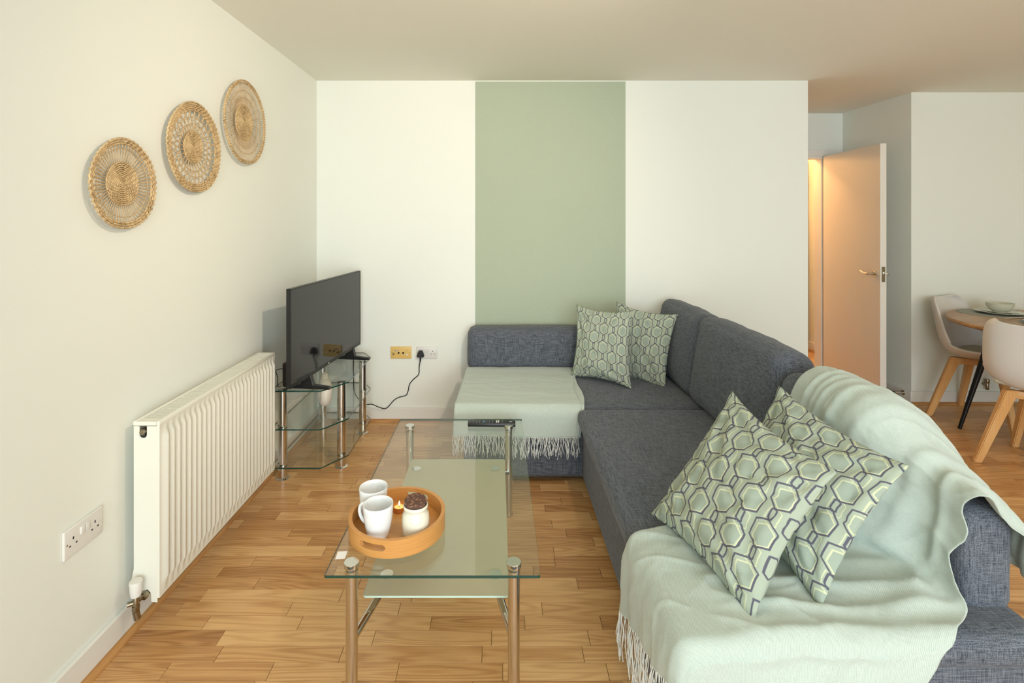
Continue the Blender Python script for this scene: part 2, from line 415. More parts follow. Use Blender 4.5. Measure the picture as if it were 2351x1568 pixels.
# ================================================================== THE ROOM
XL, YB, H = -1.276, 3.589, 2.395
XE = 2.184                      # free right end of the back wall
YD, XH, YH = 3.92, 3.18, 4.70   # dining wall, hall side wall, hall end wall
XR = 5.4
T = 0.12
struct('wall_left', B(XL-T, XL, WY-T, YB+T, 0, H), M['wall'])
wb = struct('wall_back', B(XL, XE, YB, YB+T, 0, H), M['wall'])
struct('wallpaper_panel', B(-0.159, 0.899, YB-0.0012, YB-0.0001, 0.08, H-0.006), M['paperwall'], wb)['label'] = 'sage green textured wallpaper strip'
struct('ceiling', B(XL-T, XR+T, WY-T, 5.75, H, H+0.1), M['ceiling'])
bm = bmesh.new(); box(bm, XH, XR, YD, YD+T, 0, H); struct('wall_dining', bm, M['wall'])
struct('wall_hall_side', B(XH, XH+T, YD+T, YH+T, 0, H), M['wall'])
OX0, OX1, OZ = 2.22, 3.005, 2.0
bm = bmesh.new(); box(bm, 1.6, OX0, YH, YH+0.1, 0, H); box(bm, OX1, XH, YH, YH+0.1, 0, H); box(bm, OX0, OX1, YH, YH+0.1, OZ, H); struct('wall_hall_end', bm, M['wall'])
struct('wall_hall_near', B(1.5, 1.6, YB+T, 5.55, 0, H), M['wall'])
struct('wall_corridor_side', B(3.38, 3.48, YH+T, 5.55, 0, H), M['wall'])
struct('wall_corridor_end', B(1.6, 3.38, 5.55, 5.65, 0, H), M['wall'])
struct('wall_right', B(XR, XR+T, WY-T, YD, 0, H), M['wall'])
bm = bmesh.new(); box(bm, XL, WX0, WY-T, WY, 0, H); box(bm, WX1, XR, WY-T, WY, 0, H); box(bm, WX0, WX1, WY-T, WY, 0, WZ0); box(bm, WX0, WX1, WY-T, WY, WZ1, H)
struct('wall_rear', bm, M['wall'])
bm = bmesh.new(); fz = 0.05
for x in (WX0, WX0+1.08, WX0+2.16, WX1-fz): box(bm, x, x+fz, WY-0.08, WY-0.03, WZ0, WZ1)
box(bm, WX0, WX1, WY-0.08, WY-0.03, WZ0, WZ0+fz); box(bm, WX0, WX1, WY-0.08, WY-0.03, WZ1-fz, WZ1)
struct('window_1', bm, M['gloss'])
# floor: sub-floor plus laminate strips
fl = struct('floor', B(XL-T, XR+T, WY-T, 5.75, -0.06, -0.0062), M['floor'])
SW = 0.0645
def proj(x, y, z): return CX+F*x/y, CY+F*(CH-z)/y
def in_room(x0, x1, y0, y1):
    return True
pl = []
y = 1.31-SW*2; row = 0
while y < 5.5:
    y1 = y+SW
    xa = XL+0.002
    xb = XR-0.002 if y1 < YD else (XH-0.002 if y1 < YH else 3.37)
    if y1 > YD and y < YD+0.001: xb = XH-0.002
    if y1 > YB: xa = XE+0.004 if y < YB+T+0.01 else 1.61
    x = xa - random.random()*0.35; Ls = [0.27, 0.33, 0.40, 0.46, 0.52]
    while x < xb:
        L = random.choice(Ls); a, b = max(x, xa), min(x+L, xb)
        if b-a > 0.02: pl.append((a, b, y, y1, L if abs((b-a)-L) < 1e-9 else None))
        x += L
    y = y1; row += 1
def hidden(a, b, y0, y1):
    cx_, cy_ = (a+b)/2, (y0+y1)/2
    return (0.5 < cx_ < 1.3 and 1.3 < cy_ < 3.6) or (-0.15 < cx_ < 1.3 and 2.78 < cy_ < 3.6)
def score(q):
    a, b, y0, y1, _ = q
    if hidden(a, b, y0, y1): return 0
    pts = [proj(X_, Y_, 0) for X_ in (a, b) for Y_ in (y0, y1)]
    if max(p[0] for p in pts) < 0 or min(p[0] for p in pts) > 2351 or min(p[1] for p in pts) > 1568: return 0
    cx_, cy_ = (a+b)/2, (y0+y1)/2
    # hidden behind the sofa back, or behind the back wall
    if cx_ > 1.3 and cx_/cy_ < 0.93: return 0.0
    if cy_ > YB and cx_/cy_ < 0.6: return 0.0
    return (b-a)*SW/(cy_**3)
pl.sort(key=lambda q: -score(q))
cache = {}; G = 0.0007
for i, q in enumerate(pl[:300]):
    a, b, y0, y1, L = q
    if score(q) == 0: n_part = i; break
    key = L if L else ('t', i)
    if key not in cache:
        bm = bmesh.new(); ln = b-a; box(bm, G, ln-G, G, SW-G, -0.006, 0, bev=0.0006, seg=1)
        me = bpy.data.meshes.new('plank'); bm.to_mesh(me); bm.free(); me.materials.append(M['floor']); cache[key] = me
    o = bpy.data.objects.new('plank', cache[key]); C.objects.link(o); o.location = (a, y0, 0); o.parent = fl; n_part = i+1
bm = bmesh.new(); tone = []
for q in pl[n_part:]:
    a, b, y0, y1, L = q; box(bm, a+G, b-G, y0+G, y1-G, -0.006, 0); tone += [random.random()]*6
me = bpy.data.meshes.new('plank_field'); bm.to_mesh(me); bm.free()
at = me.attributes.new('tone', 'FLOAT', 'FACE'); at.data.foreach_set('value', tone); me.materials.append(M['floor'])
o = bpy.data.objects.new('plank_field', me); C.objects.link(o); o.parent = fl; o['kind'] = 'stuff'
# the piece of plank floor behind the camera is the sub-floor raised
# skirting boards and oak beading
def skirt(name, x0, x1, y0, y1, h=0.098):
    bm = bmesh.new(); box(bm, x0, x1, y0, y1, 0.0005, h, bev=0.003, seg=2); struct(name, bm, M['gloss'])
ST = 0.015
skirt('baseboard_left', XL, XL+ST, WY, YB-0.0)
skirt('baseboard_back', XL+ST, XE, YB-ST, YB)
skirt('baseboard_hall_side', XH-ST, XH, YD-ST, YH)
skirt('baseboard_dining', XH, XR, YD-ST, YD)
skirt('baseboard_corridor', 3.38-ST, 3.38, YH+0.11, 5.55)
def quad(name, p0, p1, inward, mat):
    """quarter-round beading between p0 and p1, bulging along inward"""
    bm = bmesh.new(); p0 = Vector(p0); p1 = Vector(p1); iv = Vector(inward); r = 0.019
    prof = [(0, 0)]+[(r*math.cos(t*PI/12), r*math.sin(t*PI/12)) for t in range(7)]
    A = [bm.verts.new(p0+iv*a+Vector((0, 0, b+0.0004))) for a, b in prof]; Bv = [bm.verts.new(p1+iv*a+Vector((0, 0, b+0.0004))) for a, b in prof]
    n = len(prof)
    for i in range(n): bm.faces.new((A[i], A[(i+1) % n], Bv[(i+1) % n], Bv[i]))
    bm.faces.new(A[::-1]); bm.faces.new(Bv); bmesh.ops.recalc_face_normals(bm, faces=bm.faces)
    struct(name, bm, mat, smooth=True)
quad('trim_1', (XL+ST, WY, 0), (XL+ST, YB-ST, 0), (1, 0, 0), M['quad'])
quad('trim_2', (XL+ST+0.019, YB-ST, 0), (XE, YB-ST, 0), (0, -1, 0), M['quadx'])
quad('trim_3', (XH-ST, YD-ST, 0), (XH-ST, YH, 0), (-1, 0, 0), M['quad'])
quad('trim_4', (XH-ST, YD-ST, 0), (XR, YD-ST, 0), (0, -1, 0), M['quadx'])
quad('trim_5', (3.38-ST, YH+0.11, 0), (3.38-ST, 5.55, 0), (-1, 0, 0), M['quad'])
# door frame, far door jamb
bm = bmesh.new(); fw = 0.062
box(bm, OX0-fw, XH-0.004, YH-0.014, YH, OZ, OZ+fw, bev=0.003)
box(bm, OX1, OX1+fw, YH-0.014, YH, 0.001, OZ, bev=0.003); box(bm, OX0-fw, OX0, YH-0.014, YH, 0.001, OZ, bev=0.003)
box(bm, OX1-0.022, OX1, YH, YH+0.1, 0.001, OZ); box(bm, OX0, OX0+0.022, YH, YH+0.1, 0.001, OZ); box(bm, OX0+0.022, OX1-0.022, YH, YH+0.1, OZ-0.022, OZ)
struct('trim_6', bm, M['gloss'])
bm = bmesh.new(); box(bm, 3.30, 3.362, 5.53, 5.55, 0.001, 2.05, bev=0.003); box(bm, 2.4, 3.30, 5.53, 5.55, 1.99, 2.05); struct('trim_7', bm, M['gloss'])
d2 = struct('door_2', B(2.5, 3.285, 5.50, 5.53, 0.004, 1.985), M['door'])
for z in (0.22, 1.0, 1.8):
    obj('hinge', B(3.286, 3.299, 5.495, 5.529, z, z+0.09), M['steel'], d2, smooth=False)
# open door (leaf hinged on the right jamb)
hx, hy = 2.985, 4.675; ex, ey = 2.885, 3.845
dv = Vector((ex-hx, ey-hy, 0)); L = dv.length; dd = dv/L; nn = Vector((-dd.y, dd.x, 0))
if nn.x < 0: nn = -nn
Md = Matrix.Translation((hx, hy, 0)) @ Matrix(((dd.x, nn.x, 0, 0), (dd.y, nn.y, 0, 0), (0, 0, 1, 0), (0, 0, 0, 1)))
def dbox(*a, **k):
    bm = bmesh.new(); box(bm, *a, **k); bmesh.ops.transform(bm, matrix=Md, verts=bm.verts); bmesh.ops.recalc_face_normals(bm, faces=bm.faces); return bm
door = struct('door_1', dbox(0, L, 0, 0.044, 0.006, 1.992, bev=0.0015, seg=1), M['door'])
def lever(side):
    s = -1 if side < 0 else 1; y0 = 0.0 if s < 0 else 0.044; bm = bmesh.new()
    def P(u, v, z): return Md @ Vector((u, y0+s*v, z))
    tube(bm, [P(L-0.06, 0.0, 1.0), P(L-0.06, 0.009, 1.0)], 0.026, 20)
    pts = smoothpath([P(L-0.06, 0.008, 1.0), P(L-0.06, 0.035, 1.0), P(L-0.066, 0.05, 1.0), P(L-0.09, 0.053, 1.001), P(L-0.125, 0.052, 1.003), P(L-0.165, 0.047, 1.012), P(L-0.18, 0.043, 1.014)], 5)
    tube(bm, pts, [0.0095*(1-0.35*i/len(pts)) for i in range(len(pts))], 10)
    return bm
obj('door_handle', lever(-1), M['steel'], door); obj('door_handle', lever(1), M['steel'], door)
obj('latch_plate', dbox(L, L+0.0015, 0.01, 0.034, 0.945, 1.06), M['brass'], door, smooth=False)
obj('latch', dbox(L+0.0015, L+0.009, 0.015, 0.029, 1.0, 1.022, bev=0.003), M['chrome'], door)
# door stop on the hall skirting
dsx, dsy, dsz = XH-ST, 3.975, 0.066
ds = thing('door_stop', 'chrome door stop with black rubber tip on white skirting behind the open door', 'door stop', (dsx-0.045, dsy, dsz))
bm = bmesh.new(); cyl(bm, (dsx-0.006, dsy, dsz), 0.019, 0.006, 20, axis='x'); cyl(bm, (dsx-0.07, dsy, dsz), 0.009, 0.066, 16, axis='x'); obj('stem', bm, M['chrome'], ds)
bm = bmesh.new(); cyl(bm, (dsx-0.092, dsy, dsz), 0.012, 0.022, 16, axis='x', bev=0.003); obj('rubber_tip', bm, M['rubber'], ds)

# ================================================================== SOCKETS
def socket(root_loc, rotz, name, label, matp, kind):
    t = thing(name, label, 'socket', root_loc, rotz)      # local frame: x right, y towards wall(+), z up, front face at y=-0.009
    def ob(n, bm, m, p=t, sm=True): return obj(n, bm, m, p, smooth=sm, world=False)
    ob('plate', B(-0.073, 0.073, -0.009, 0, -0.043, 0.043, bev=0.0035, seg=3), matp)
    f = -0.009
    if kind == 'power':
        for s in (-1, 1):
            bm = bmesh.new(); cx_ = s*0.041
            box(bm, cx_-0.002, cx_+0.002, f-0.0006, f+0.0005, 0.006, 0.014); box(bm, cx_-0.0145, cx_-0.0085, f-0.0006, f+0.0005, -0.011, -0.007); box(bm, cx_+0.0085, cx_+0.0145, f-0.0006, f+0.0005, -0.011, -0.007)
            ob('pin_holes', bm, M['dark'], sm=False)
            ob('switch', B(s*0.009-0.0075, s*0.009+0.0075, f-0.005, f+0.001, 0.004, 0.027, bev=0.0015, mat=Matrix.Rotation(0, 4, 'X')), M['plastic'])
            bm = bmesh.new(); cyl(bm, (s*0.064, f-0.001, 0), 0.0028, 0.002, 12, axis='y'); ob('screw', bm, M['steel'])
    else:
        for x_, z_, r_, m in ((-0.041, 0.0145, 0.0065, 'steel'), (-0.0215, 0.0145, 0.0065, 'steel'), (-0.0155, -0.001, 0.0062, 'dark'), (0.0165, -0.001, 0.0065, 'dark')):
            bm = bmesh.new(); lathe(bm, (0, 0, 0), [(r_, 0), (r_, 0.005), (r_*0.7, 0.005), (r_*0.6, 0.001), (0, 0.001)], 18)
            bmesh.ops.transform(bm, matrix=Matrix.Translation((x_, f, z_)) @ Matrix.Rotation(PI/2, 4, 'X'), verts=bm.verts)
            ob('connector', bm, M[m])
        bm = bmesh.new(); tube(bm, smoothpath([(-0.049, f+0.002, -0.006), (-0.049, f-0.015, -0.006), (-0.052, f-0.02, -0.009)], 4), 0.0048, 12); ob('aerial_plug', bm, M['brass'])
        for x_ in (-0.0605, 0.0605):
            bm = bmesh.new(); cyl(bm, (x_, f-0.001, -0.001), 0.0028, 0.002, 12, axis='y'); ob('screw', bm, M['dark'])
        bm = bmesh.new()
        box(bm, 0.0275, 0.0535, f-0.0012, f, -0.02, 0.026, bev=0.0005, seg=1); ob('blank_insert', bm, M['yplastic'])
        ob('phone_slot', B(0.034, 0.049, f-0.0022, f-0.0008, -0.018, -0.009), M['plastic'], sm=False)
    return t
wy = YB
sg = socket(((921-CX)/326, wy, CH-(809-CY)/326), 0, 'aerial_plate', 'yellowed gold aerial and phone plate on the white back wall', M['yplastic'], 'aerial')
sg['category'] = 'wall plate'
sw = socket(((980.5-CX)/326, wy, CH-(809-CY)/326), 0, 'power_socket', 'white double power socket with a black plug in it on the back wall', M['plastic'], 'power')
socket((XL, 1.562, 0.459), PI/2, 'power_socket', 'empty white double power socket on the left wall in front of the radiator', M['plastic'], 'power')
px_, pz_ = (966.5-CX)/326, CH-(811-CY)/326
tp = thing('power_plug', 'black three pin plug pushed into the white socket on the back wall', 'plug', (px_, wy-0.02, pz_))
bm = bmesh.new()
poly = round_poly([(-0.026, -0.010), (-0.023, -0.022), (0.023, -0.022), (0.026, -0.010), (0.013, 0.025), (-0.013, 0.025)], 0.005)
def ring_of(k, d): return [bm.verts.new((px_+x*k, wy-0.0095-d, pz_+z*k)) for x, z in poly]
rs = [ring_of(0.96, 0.0), ring_of(1.0, 0.003), ring_of(1.0, 0.020), ring_of(0.95, 0.026), ring_of(0.82, 0.030)]
for a_, b_ in zip(rs, rs[1:]):
    for q in range(len(poly)): bm.faces.new((a_[q], a_[(q+1) % len(poly)], b_[(q+1) % len(poly)], b_[q]))
bm.faces.new(rs[0][::-1]); bm.faces.new(rs[-1]); bmesh.ops.recalc_face_normals(bm, faces=bm.faces)
obj('plug_body', bm, M['bplastic'], tp)
def pw(x, y, d=0.004): return ((x-CX)/326, wy-d, CH-(y-CY)/326)      # point on the back wall
bm = bmesh.new(); tube(bm, [pw(966.5, 818, 0.025), pw(966, 828, 0.024)], [0.006, 0.0045], 10); obj('strain_relief', bm, M['bplastic'], tp)
cb = bmesh.new(); tube(cb, smoothpath([pw(966, 827, 0.024), pw(963, 842, 0.012), pw(961.5, 859, 0.006), pw(951, 869, 0.006), pw(941, 881, 0.006), pw(937, 898, 0.006), pw(932, 907, 0.006), pw(916, 911.5, 0.006), pw(905, 918, 0.007), pw(893, 931, 0.02), pw(885, 934, 0.035), pw(872, 928, 0.05), pw(858, 921, 0.06), (-0.93, 3.562, 0.13), (-1.0, 3.565, 0.2), (-1.01, 3.566, 0.35), (-1.01, 3.562, 0.50), (-1.02, 3.52, 0.56), (-1.03, 3.45, 0.62)], 6), 0.0032, 8)
obj('cable', cb, M['bplastic'], tp)

# ================================================================== RADIATOR
RX, RY0, RY1, RZ0, RZ1 = -1.139, 1.731, 2.625, 0.133, 0.733; RB = -1.238
rad = thing('radiator', 'white double panel radiator with vertical flutes under the wicker plates', 'radiator', ((RX+RB)/2, (RY0+RY1)/2, 0))
bm = bmesh.new(); NF = 27; x_f = RX
ya, yb = RY0+0.018, RY1-0.006; pitch = (yb-ya)/NF
cols = [(RY0, 0)]
for i in range(NF):
    y_ = ya+i*pitch
    cols += [(y_+pitch*0.10, 0), (y_+pitch*0.26, 1), (y_+pitch*0.62, 1), (y_+pitch*0.80, 0)]
cols += [(RY1, 0)]
rows = [(RZ0, 0), (RZ0+0.035, 0), (RZ0+0.058, 1), (RZ1-0.058, 1), (RZ1-0.035, 0), (RZ1-0.012, 0)]
gv = [[bm.verts.new((x_f-0.010+0.010*a*b, y_, z_)) for y_, a in cols] for z_, b in rows]
for r in range(len(rows)-1):
    for c_ in range(len(cols)-1): bm.faces.new((gv[r][c_], gv[r][c_+1], gv[r+1][c_+1], gv[r+1][c_]))
back = [bm.verts.new((x_f-0.016, y_, z_)) for z_ in (RZ0, RZ1-0.012) for y_ in (RY0, RY1)]
bm.faces.new([back[0]]+gv[0][::-1][-1:] + gv[0][1:] + [back[1]]) if False else None
# closed edges round the sheet
def strip(vs, off):
    low = [bm.verts.new(v.co+Vector(off)) for v in vs]
    for i in range(len(vs)-1): bm.faces.new((vs[i], low[i], low[i+1], vs[i+1]))
for v in back: bm.verts.remove(v)
strip(gv[0], (-0.010, 0, 0)); strip(gv[-1][::-1], (-0.010, 0, 0)); strip([g[0] for g in gv][::-1], (-0.010, 0, 0)); strip([g[-1] for g in gv], (-0.010, 0, 0))
bmesh.ops.recalc_face_normals(bm, faces=bm.faces)
obj('front_panel', bm, M['rad'], rad, ang=60)
obj('back_panel', B(RB, RB+0.012, RY0+0.004, RY1-0.004, RZ0, RZ1-0.012, bev=0.002), M['rad'], rad)
# side panels: near one with a cut-out for the plug and the valve
def side(y0, y1):
    bm = bmesh.new(); zz = [(RZ0-0.004), (RZ0+0.07), RZ1-0.018]
    n = 14
    outer = [(RB-0.002, RZ0+0.0), (RB+0.066, RZ0-0.008)]
    xa_, xb_ = RB-0.002, RX-0.0175
    hcx, hcz, hr = RB+0.034, RZ1-0.038, 0.0125
    out = [(xa_+0.01, RZ0-0.004), (xa_+0.028, RZ0-0.004), (xa_+0.034, RZ0+0.02), (xa_+0.05, RZ0+0.03), (xa_+0.062, RZ0+0.018), (xa_+0.064, RZ0-0.012), (xb_, RZ0-0.014), (xb_, RZ1-0.016), (hcx+hr, RZ1-0.016)]
    out += [(hcx+hr*math.cos(-PI*k/n), hcz-0.006+hr*math.sin(-PI*k/n)) for k in range(n+1)] + [(hcx-hr, RZ1-0.016), (xa_+0.004, RZ1-0.016), (xa_+0.004, RZ0+0.1), (xa_-0.004, RZ0+0.06)]
    A = [bm.verts.new((x, y0, z)) for x, z in out]; D = [bm.verts.new((x, y1, z)) for x, z in out]
    bm.faces.new(A); bm.faces.new(D[::-1])
    for i in range(len(out)): bm.faces.new((A[i], D[i], D[(i+1) % len(out)], A[(i+1) % len(out)]))
    bmesh.ops.recalc_face_normals(bm, faces=bm.faces); return bm
obj('side_panel', side(RY0-0.001, RY0+0.002), M['rad'], rad, smooth=False); obj('side_panel', side(RY1-0.002, RY1+0.001), M['rad'], rad, smooth=False)
# top grille: frame and slats
bm = bmesh.new(); gx0, gx1 = RB-0.001, RX-0.009; z0, z1 = RZ1-0.014, RZ1
box(bm, gx0, gx0+0.012, RY0-0.001, RY1+0.001, z0, z1, bev=0.002); box(bm, gx1-0.012, gx1, RY0-0.001, RY1+0.001, z0, z1, bev=0.002)
box(bm, gx0+0.012, gx1-0.012, RY0-0.001, RY0+0.03, z0, z1-0.0005); box(bm, gx0+0.012, gx1-0.012, RY1-0.02, RY1+0.001, z0, z1-0.0005)
gr = obj('top_grille', bm, M['rad'], rad)
bm = bmesh.new(); y_ = RY0+0.036; ns = 0
while y_ < RY1-0.022:
    box(bm, gx0+0.012, gx1-0.012, y_, y_+0.0062, z0+0.002, z1-0.001); y_ += 0.0118; ns += 1
o = obj('slat', bm, M['rad'], gr, smooth=False); o['kind'] = 'stuff'
obj('dark_core', B(RB+0.014, RX-0.02, RY0+0.04, RY1-0.03, RZ0+0.02, RZ1-0.05), M['dark'], rad, smooth=False)  # one solid dark block, its black standing in for shade below the slats
bm = bmesh.new(); cyl(bm, (RB+0.034, RY0-0.004, RZ1-0.035), 0.0115, 0.03, 6, axis='y', bev=0.0015); cyl(bm, (RB+0.034, RY0-0.0075, RZ1-0.035), 0.009, 0.005, 20, axis='y', bev=0.001)
obj('blanking_plug', bm, M['brass'], rad)
# valve
vx, vy, vz = RB+0.034, RY0-0.036, RZ0+0.012
v = obj('valve', (lambda bm: (tube(bm, [(vx+0.012, RY0+0.01, vz+0.006), (vx+0.004, RY0-0.018, vz+0.004), (vx, vy, vz)], 0.009, 12), cyl(bm, (vx+0.011, RY0-0.018, vz+0.005), 0.0135, 0.014, 6, axis='y', bev=0.001), cyl(bm, (vx, vy, vz-0.034), 0.0095, 0.058, 16, bev=0.002), cyl(bm, (vx, vy, vz-0.024), 0.0125, 0.014, 6, bev=0.001), tube(bm, [(vx+0.003, vy+0.004, vz), (vx-0.02, vy-0.012, vz)], 0.0078, 12), tube(bm, [(vx, vy, vz-0.03), (vx+0.004, vy+0.002, vz-0.055)], 0.0105, 12), bm)[-1])(bmesh.new()), M['brass'], rad)
bm = bmesh.new(); lathe(bm, (vx, vy, vz+0.022), [(0, 0), (0.0145, 0), (0.0165, 0.006), (0.0195, 0.046), (0.0185, 0.05), (0, 0.052)], 28)
c_ = obj('valve_cap', bm, M['plastic'], v); c_['label'] = 'white plastic radiator valve cap'
bm = bmesh.new(); tube(bm, [(vx+0.004, vy+0.002, vz-0.05), (vx+0.004, vy+0.002, 0.002)], 0.0065, 10)
# ================================================================== WICKER PLATES
def plate(cy_, cz_, R, r_in, rim, nsp, cords, style, label):
    t = thing('wicker_plate', label, 'wall basket', (XL+0.012, cy_, cz_))
    # built in a local frame: disc in the YZ plane, normal +X; slightly dished
    def P(r, a, d=0.0):
        wob = 1+0.008*math.sin(3*a+cy_)+0.006*math.sin(5*a+1)
        return Vector((d+0.012*(r/R)**2, -r*wob*math.sin(a), r*wob*math.cos(a)))
    def coil(r, tr, nb, ph, amp=0.0016):
        bm_pts = []; N = nb*4
        for i in range(N):
            a = 2*PI*i/N; s = math.sin(nb*a/1.0+ph)
            bm_pts.append(P(r, a, 0.004+amp*s))
        rad_ = [tr*(0.80+0.27*abs(math.sin(nb*2*PI*i/N/1.0+ph))) for i in range(N)]
        return bm_pts, rad_
    bm = bmesh.new(); step = 0.0068; r = 0.003; k = 0
    while r < r_in:
        nb = max(8, int(r*2*PI/0.014)); pts, ra = coil(r, 0.0036, nb, (k % 2)*PI)
        tube(bm, pts, ra, 5, closed=True); r += step; k += 1
    obj('woven_centre', bm, M['seagrass'], t, world=False, ang=80)
    nr = max(2, int(rim/0.0075)); bm = bmesh.new()
    for k in range(nr):
        r = R-0.004-k*rim/nr; nb = int(r*2*PI/(0.02 if style != 3 else 0.014)); pts, ra = coil(r, 0.0042, nb, (k % 2)*PI, 0.0026)
        tube(bm, pts, ra, 5, closed=True)
    obj('woven_rim', bm, M['seagrass'], t, world=False, ang=80)
    mesh0 = None
    ro = R-rim+0.003
    for i in range(nsp):
        a = 2*PI*(i+0.5)/nsp; bm = bmesh.new()
        w0 = 0.0022 if style != 3 else 0.0014
        if style == 2:      # paired reeds crossing, looped open look
            sgn = 1 if i % 2 else -1
            pts = []
            K = 13
            for q in range(K):
                f_ = q/(K-1); rr = (r_in-0.004)+(ro-r_in+0.006)*f_
                pts.append(P(rr, sgn*0.55*2*PI/nsp*math.sin(f_*PI*3.0), 0.003+0.001*sgn))
            tube(bm, pts, 0.0019, 5)
            rotm = Matrix.Rotation(-0 + a, 4, 'X')
        else:
            j = random.uniform(-0.006, 0.006)
            p0, p1 = P(r_in-0.004, 0, 0.003), P(ro, j, 0.003)
            va = Vector((0, 1, 0))
            vs = []
            for p, ww in ((p0, w0*0.8), (p0.lerp(p1, 0.5), w0*1.25), (p1, w0*1.1)):
                vs.append([bm.verts.new(p+va*ww), bm.verts.new(p+Vector((0.0016, 0, 0))), bm.verts.new(p-va*ww), bm.verts.new(p-Vector((0.001, 0, 0)))])
            for u_, v_ in zip(vs, vs[1:]):
                for q in range(4): bm.faces.new((u_[q], u_[(q+1) % 4], v_[(q+1) % 4], v_[q]))
            rotm = Matrix.Rotation(a, 4, 'X')
        if mesh0 is None or (style != 2 and i < 4) or (style == 2 and i < 2):
            me = bpy.data.meshes.new('reed'); bmesh.ops.recalc_face_normals(bm, faces=bm.faces); bm.to_mesh(me); me.materials.append(M['reed']); me.shade_smooth()
            if mesh0 is None: mesh0 = []
            mesh0.append(me)
        bm.free()
        o = bpy.data.objects.new('reed', mesh0[i % len(mesh0)]); C.objects.link(o); o.parent = t; o.rotation_euler = (a, 0, 0)
    bm = bmesh.new()
    for rc in cords:
        N = nsp*2
        tube(bm, [P(rc*(1+(0.03*math.sin(a_*2*PI/N+0.6) if style == 1 else 0)), 2*PI*a_/N, 0.0055+0.0012*(1 if a_ % 2 else -1)) for a_ in range(N)], 0.0014, 5, closed=True)
    obj('binding_cord', bm, M['seagrass'], t, world=False, ang=80)
    return t
plate(1.708, 1.538, 0.153, 0.075, 0.024, 58, (0.115,), 1, 'smallest round wicker plate with thick braided rim, nearest the camera on the left wall')
plate(2.106, 1.715, 0.187, 0.070, 0.038, 56, (0.098, 0.122), 2, 'middle wicker plate with looped openwork and wide woven rim on the left wall')
plate(2.528, 1.898, 0.207, 0.090, 0.020, 96, (0.122, 0.155), 3, 'largest and highest wicker plate with fine straight reeds, nearest the corner')

# ================================================================== TV STAND
stand = thing('tv_stand', 'three tier clear glass television stand with chrome tube legs beside the radiator', 'tv stand', (-1.05, 3.13, 0))
sp = [(-1.235, 2.752), (-0.958, 2.752), (-0.852, 2.905), (-0.852, 3.42), (-0.93, 3.545), (-1.235, 3.545)]
ZS = (0.07, 0.278, 0.486); GT = 0.007
for z in ZS:
    bm = bmesh.new(); prism(bm, round_poly(sp, 0.012, 3), z, z+GT, mi_side=1)
    obj('glass_shelf', bm, [M['glass'], M['gedge']], stand, smooth=False)
for lx, ly in ((-1.178, 2.79), (-0.897, 2.925), (-0.897, 3.385), (-1.192, 3.475)):
    bm = bmesh.new(); r = 0.0245
    segs = [(0.0, ZS[0]), (ZS[0]+GT, ZS[1]), (ZS[1]+GT, ZS[2])]
    prof = [(0, 0.0005), (0.034, 0.0005), (0.034, 0.004), (0.028, 0.007), (r, 0.009), (r, ZS[0]), (r*0.6, ZS[0]), (r*0.6, ZS[0]+GT), (r, ZS[0]+GT), (r, ZS[0]+GT+0.006), (r-0.0012, ZS[0]+GT+0.0065), (r-0.0012, ZS[0]+GT+0.009), (r, ZS[0]+GT+0.0095), (r, ZS[1]), (r*0.6, ZS[1]), (r*0.6, ZS[1]+GT), (r, ZS[1]+GT), (r, ZS[1]+GT+0.006), (r-0.0012, ZS[1]+GT+0.0065), (r-0.0012, ZS[1]+GT+0.009), (r, ZS[1]+GT+0.0095), (r, ZS[2]-0.004), (r+0.0015, ZS[2]-0.004), (r+0.0015, ZS[2]-0.0002), (0, ZS[2]-0.0002)]
    lathe(bm, (lx, ly, 0), prof, 32); bmesh.ops.recalc_face_normals(bm, faces=bm.faces); obj('leg', bm, M['chrome'], stand)
# ================================================================== TELEVISION
A_, D_ = Vector((-1.05, 2.577, 0)), Vector((-0.945, 3.50, 0)); tv_l = (D_-A_).length; tx = (D_-A_)/tv_l
tn = Vector((tx.y, -tx.x, 0))     # towards the room
TZ0, TZ1 = 0.560, 1.066
Mt = Matrix.Translation(A_) @ Matrix(((tx.x, tn.x, 0, 0), (tx.y, tn.y, 0, 0), (0, 0, 1, 0), (0, 0, 0, 1)))
def tbox(*a, bm=None, **k):
    b2 = bmesh.new(); box(b2, *a, **k); bmesh.ops.transform(b2, matrix=Mt, verts=b2.verts); bmesh.ops.recalc_face_normals(b2, faces=b2.faces); return b2
tv = thing('television', 'flat black television standing on the glass stand, screen off', 'television', (A_+D_)/2*1+Vector((0, 0, ZS[2]+GT)))
obj('screen', tbox(0.008, tv_l-0.008, -0.004, 0.0008, TZ0+0.022, TZ1-0.008), M['screen'], tv, smooth=False)
bm = bmesh.new(); 
for a in ((0, tv_l, -0.022, 0.002, TZ0, TZ0+0.022), (0, tv_l, -0.022, 0.002, TZ1-0.008, TZ1), (0, 0.008, -0.022, 0.002, TZ0+0.022, TZ1-0.008), (tv_l-0.008, tv_l, -0.022, 0.002, TZ0+0.022, TZ1-0.008)): box(bm, *a, bev=0.0012, seg=1)
box(bm, 0.004, tv_l-0.004, -0.022, -0.005, TZ0+0.01, TZ1-0.004)
bmesh.ops.transform(bm, matrix=Mt, verts=bm.verts); obj('bezel', bm, M['bplastic'], tv, smooth=False)
obj('rear_housing', tbox(0.05, tv_l-0.05, -0.052, -0.0225, TZ0+0.0, TZ0+0.4, bev=0.012, seg=3), M['brownplastic'], tv)
zf = ZS[2]+GT+0.0006
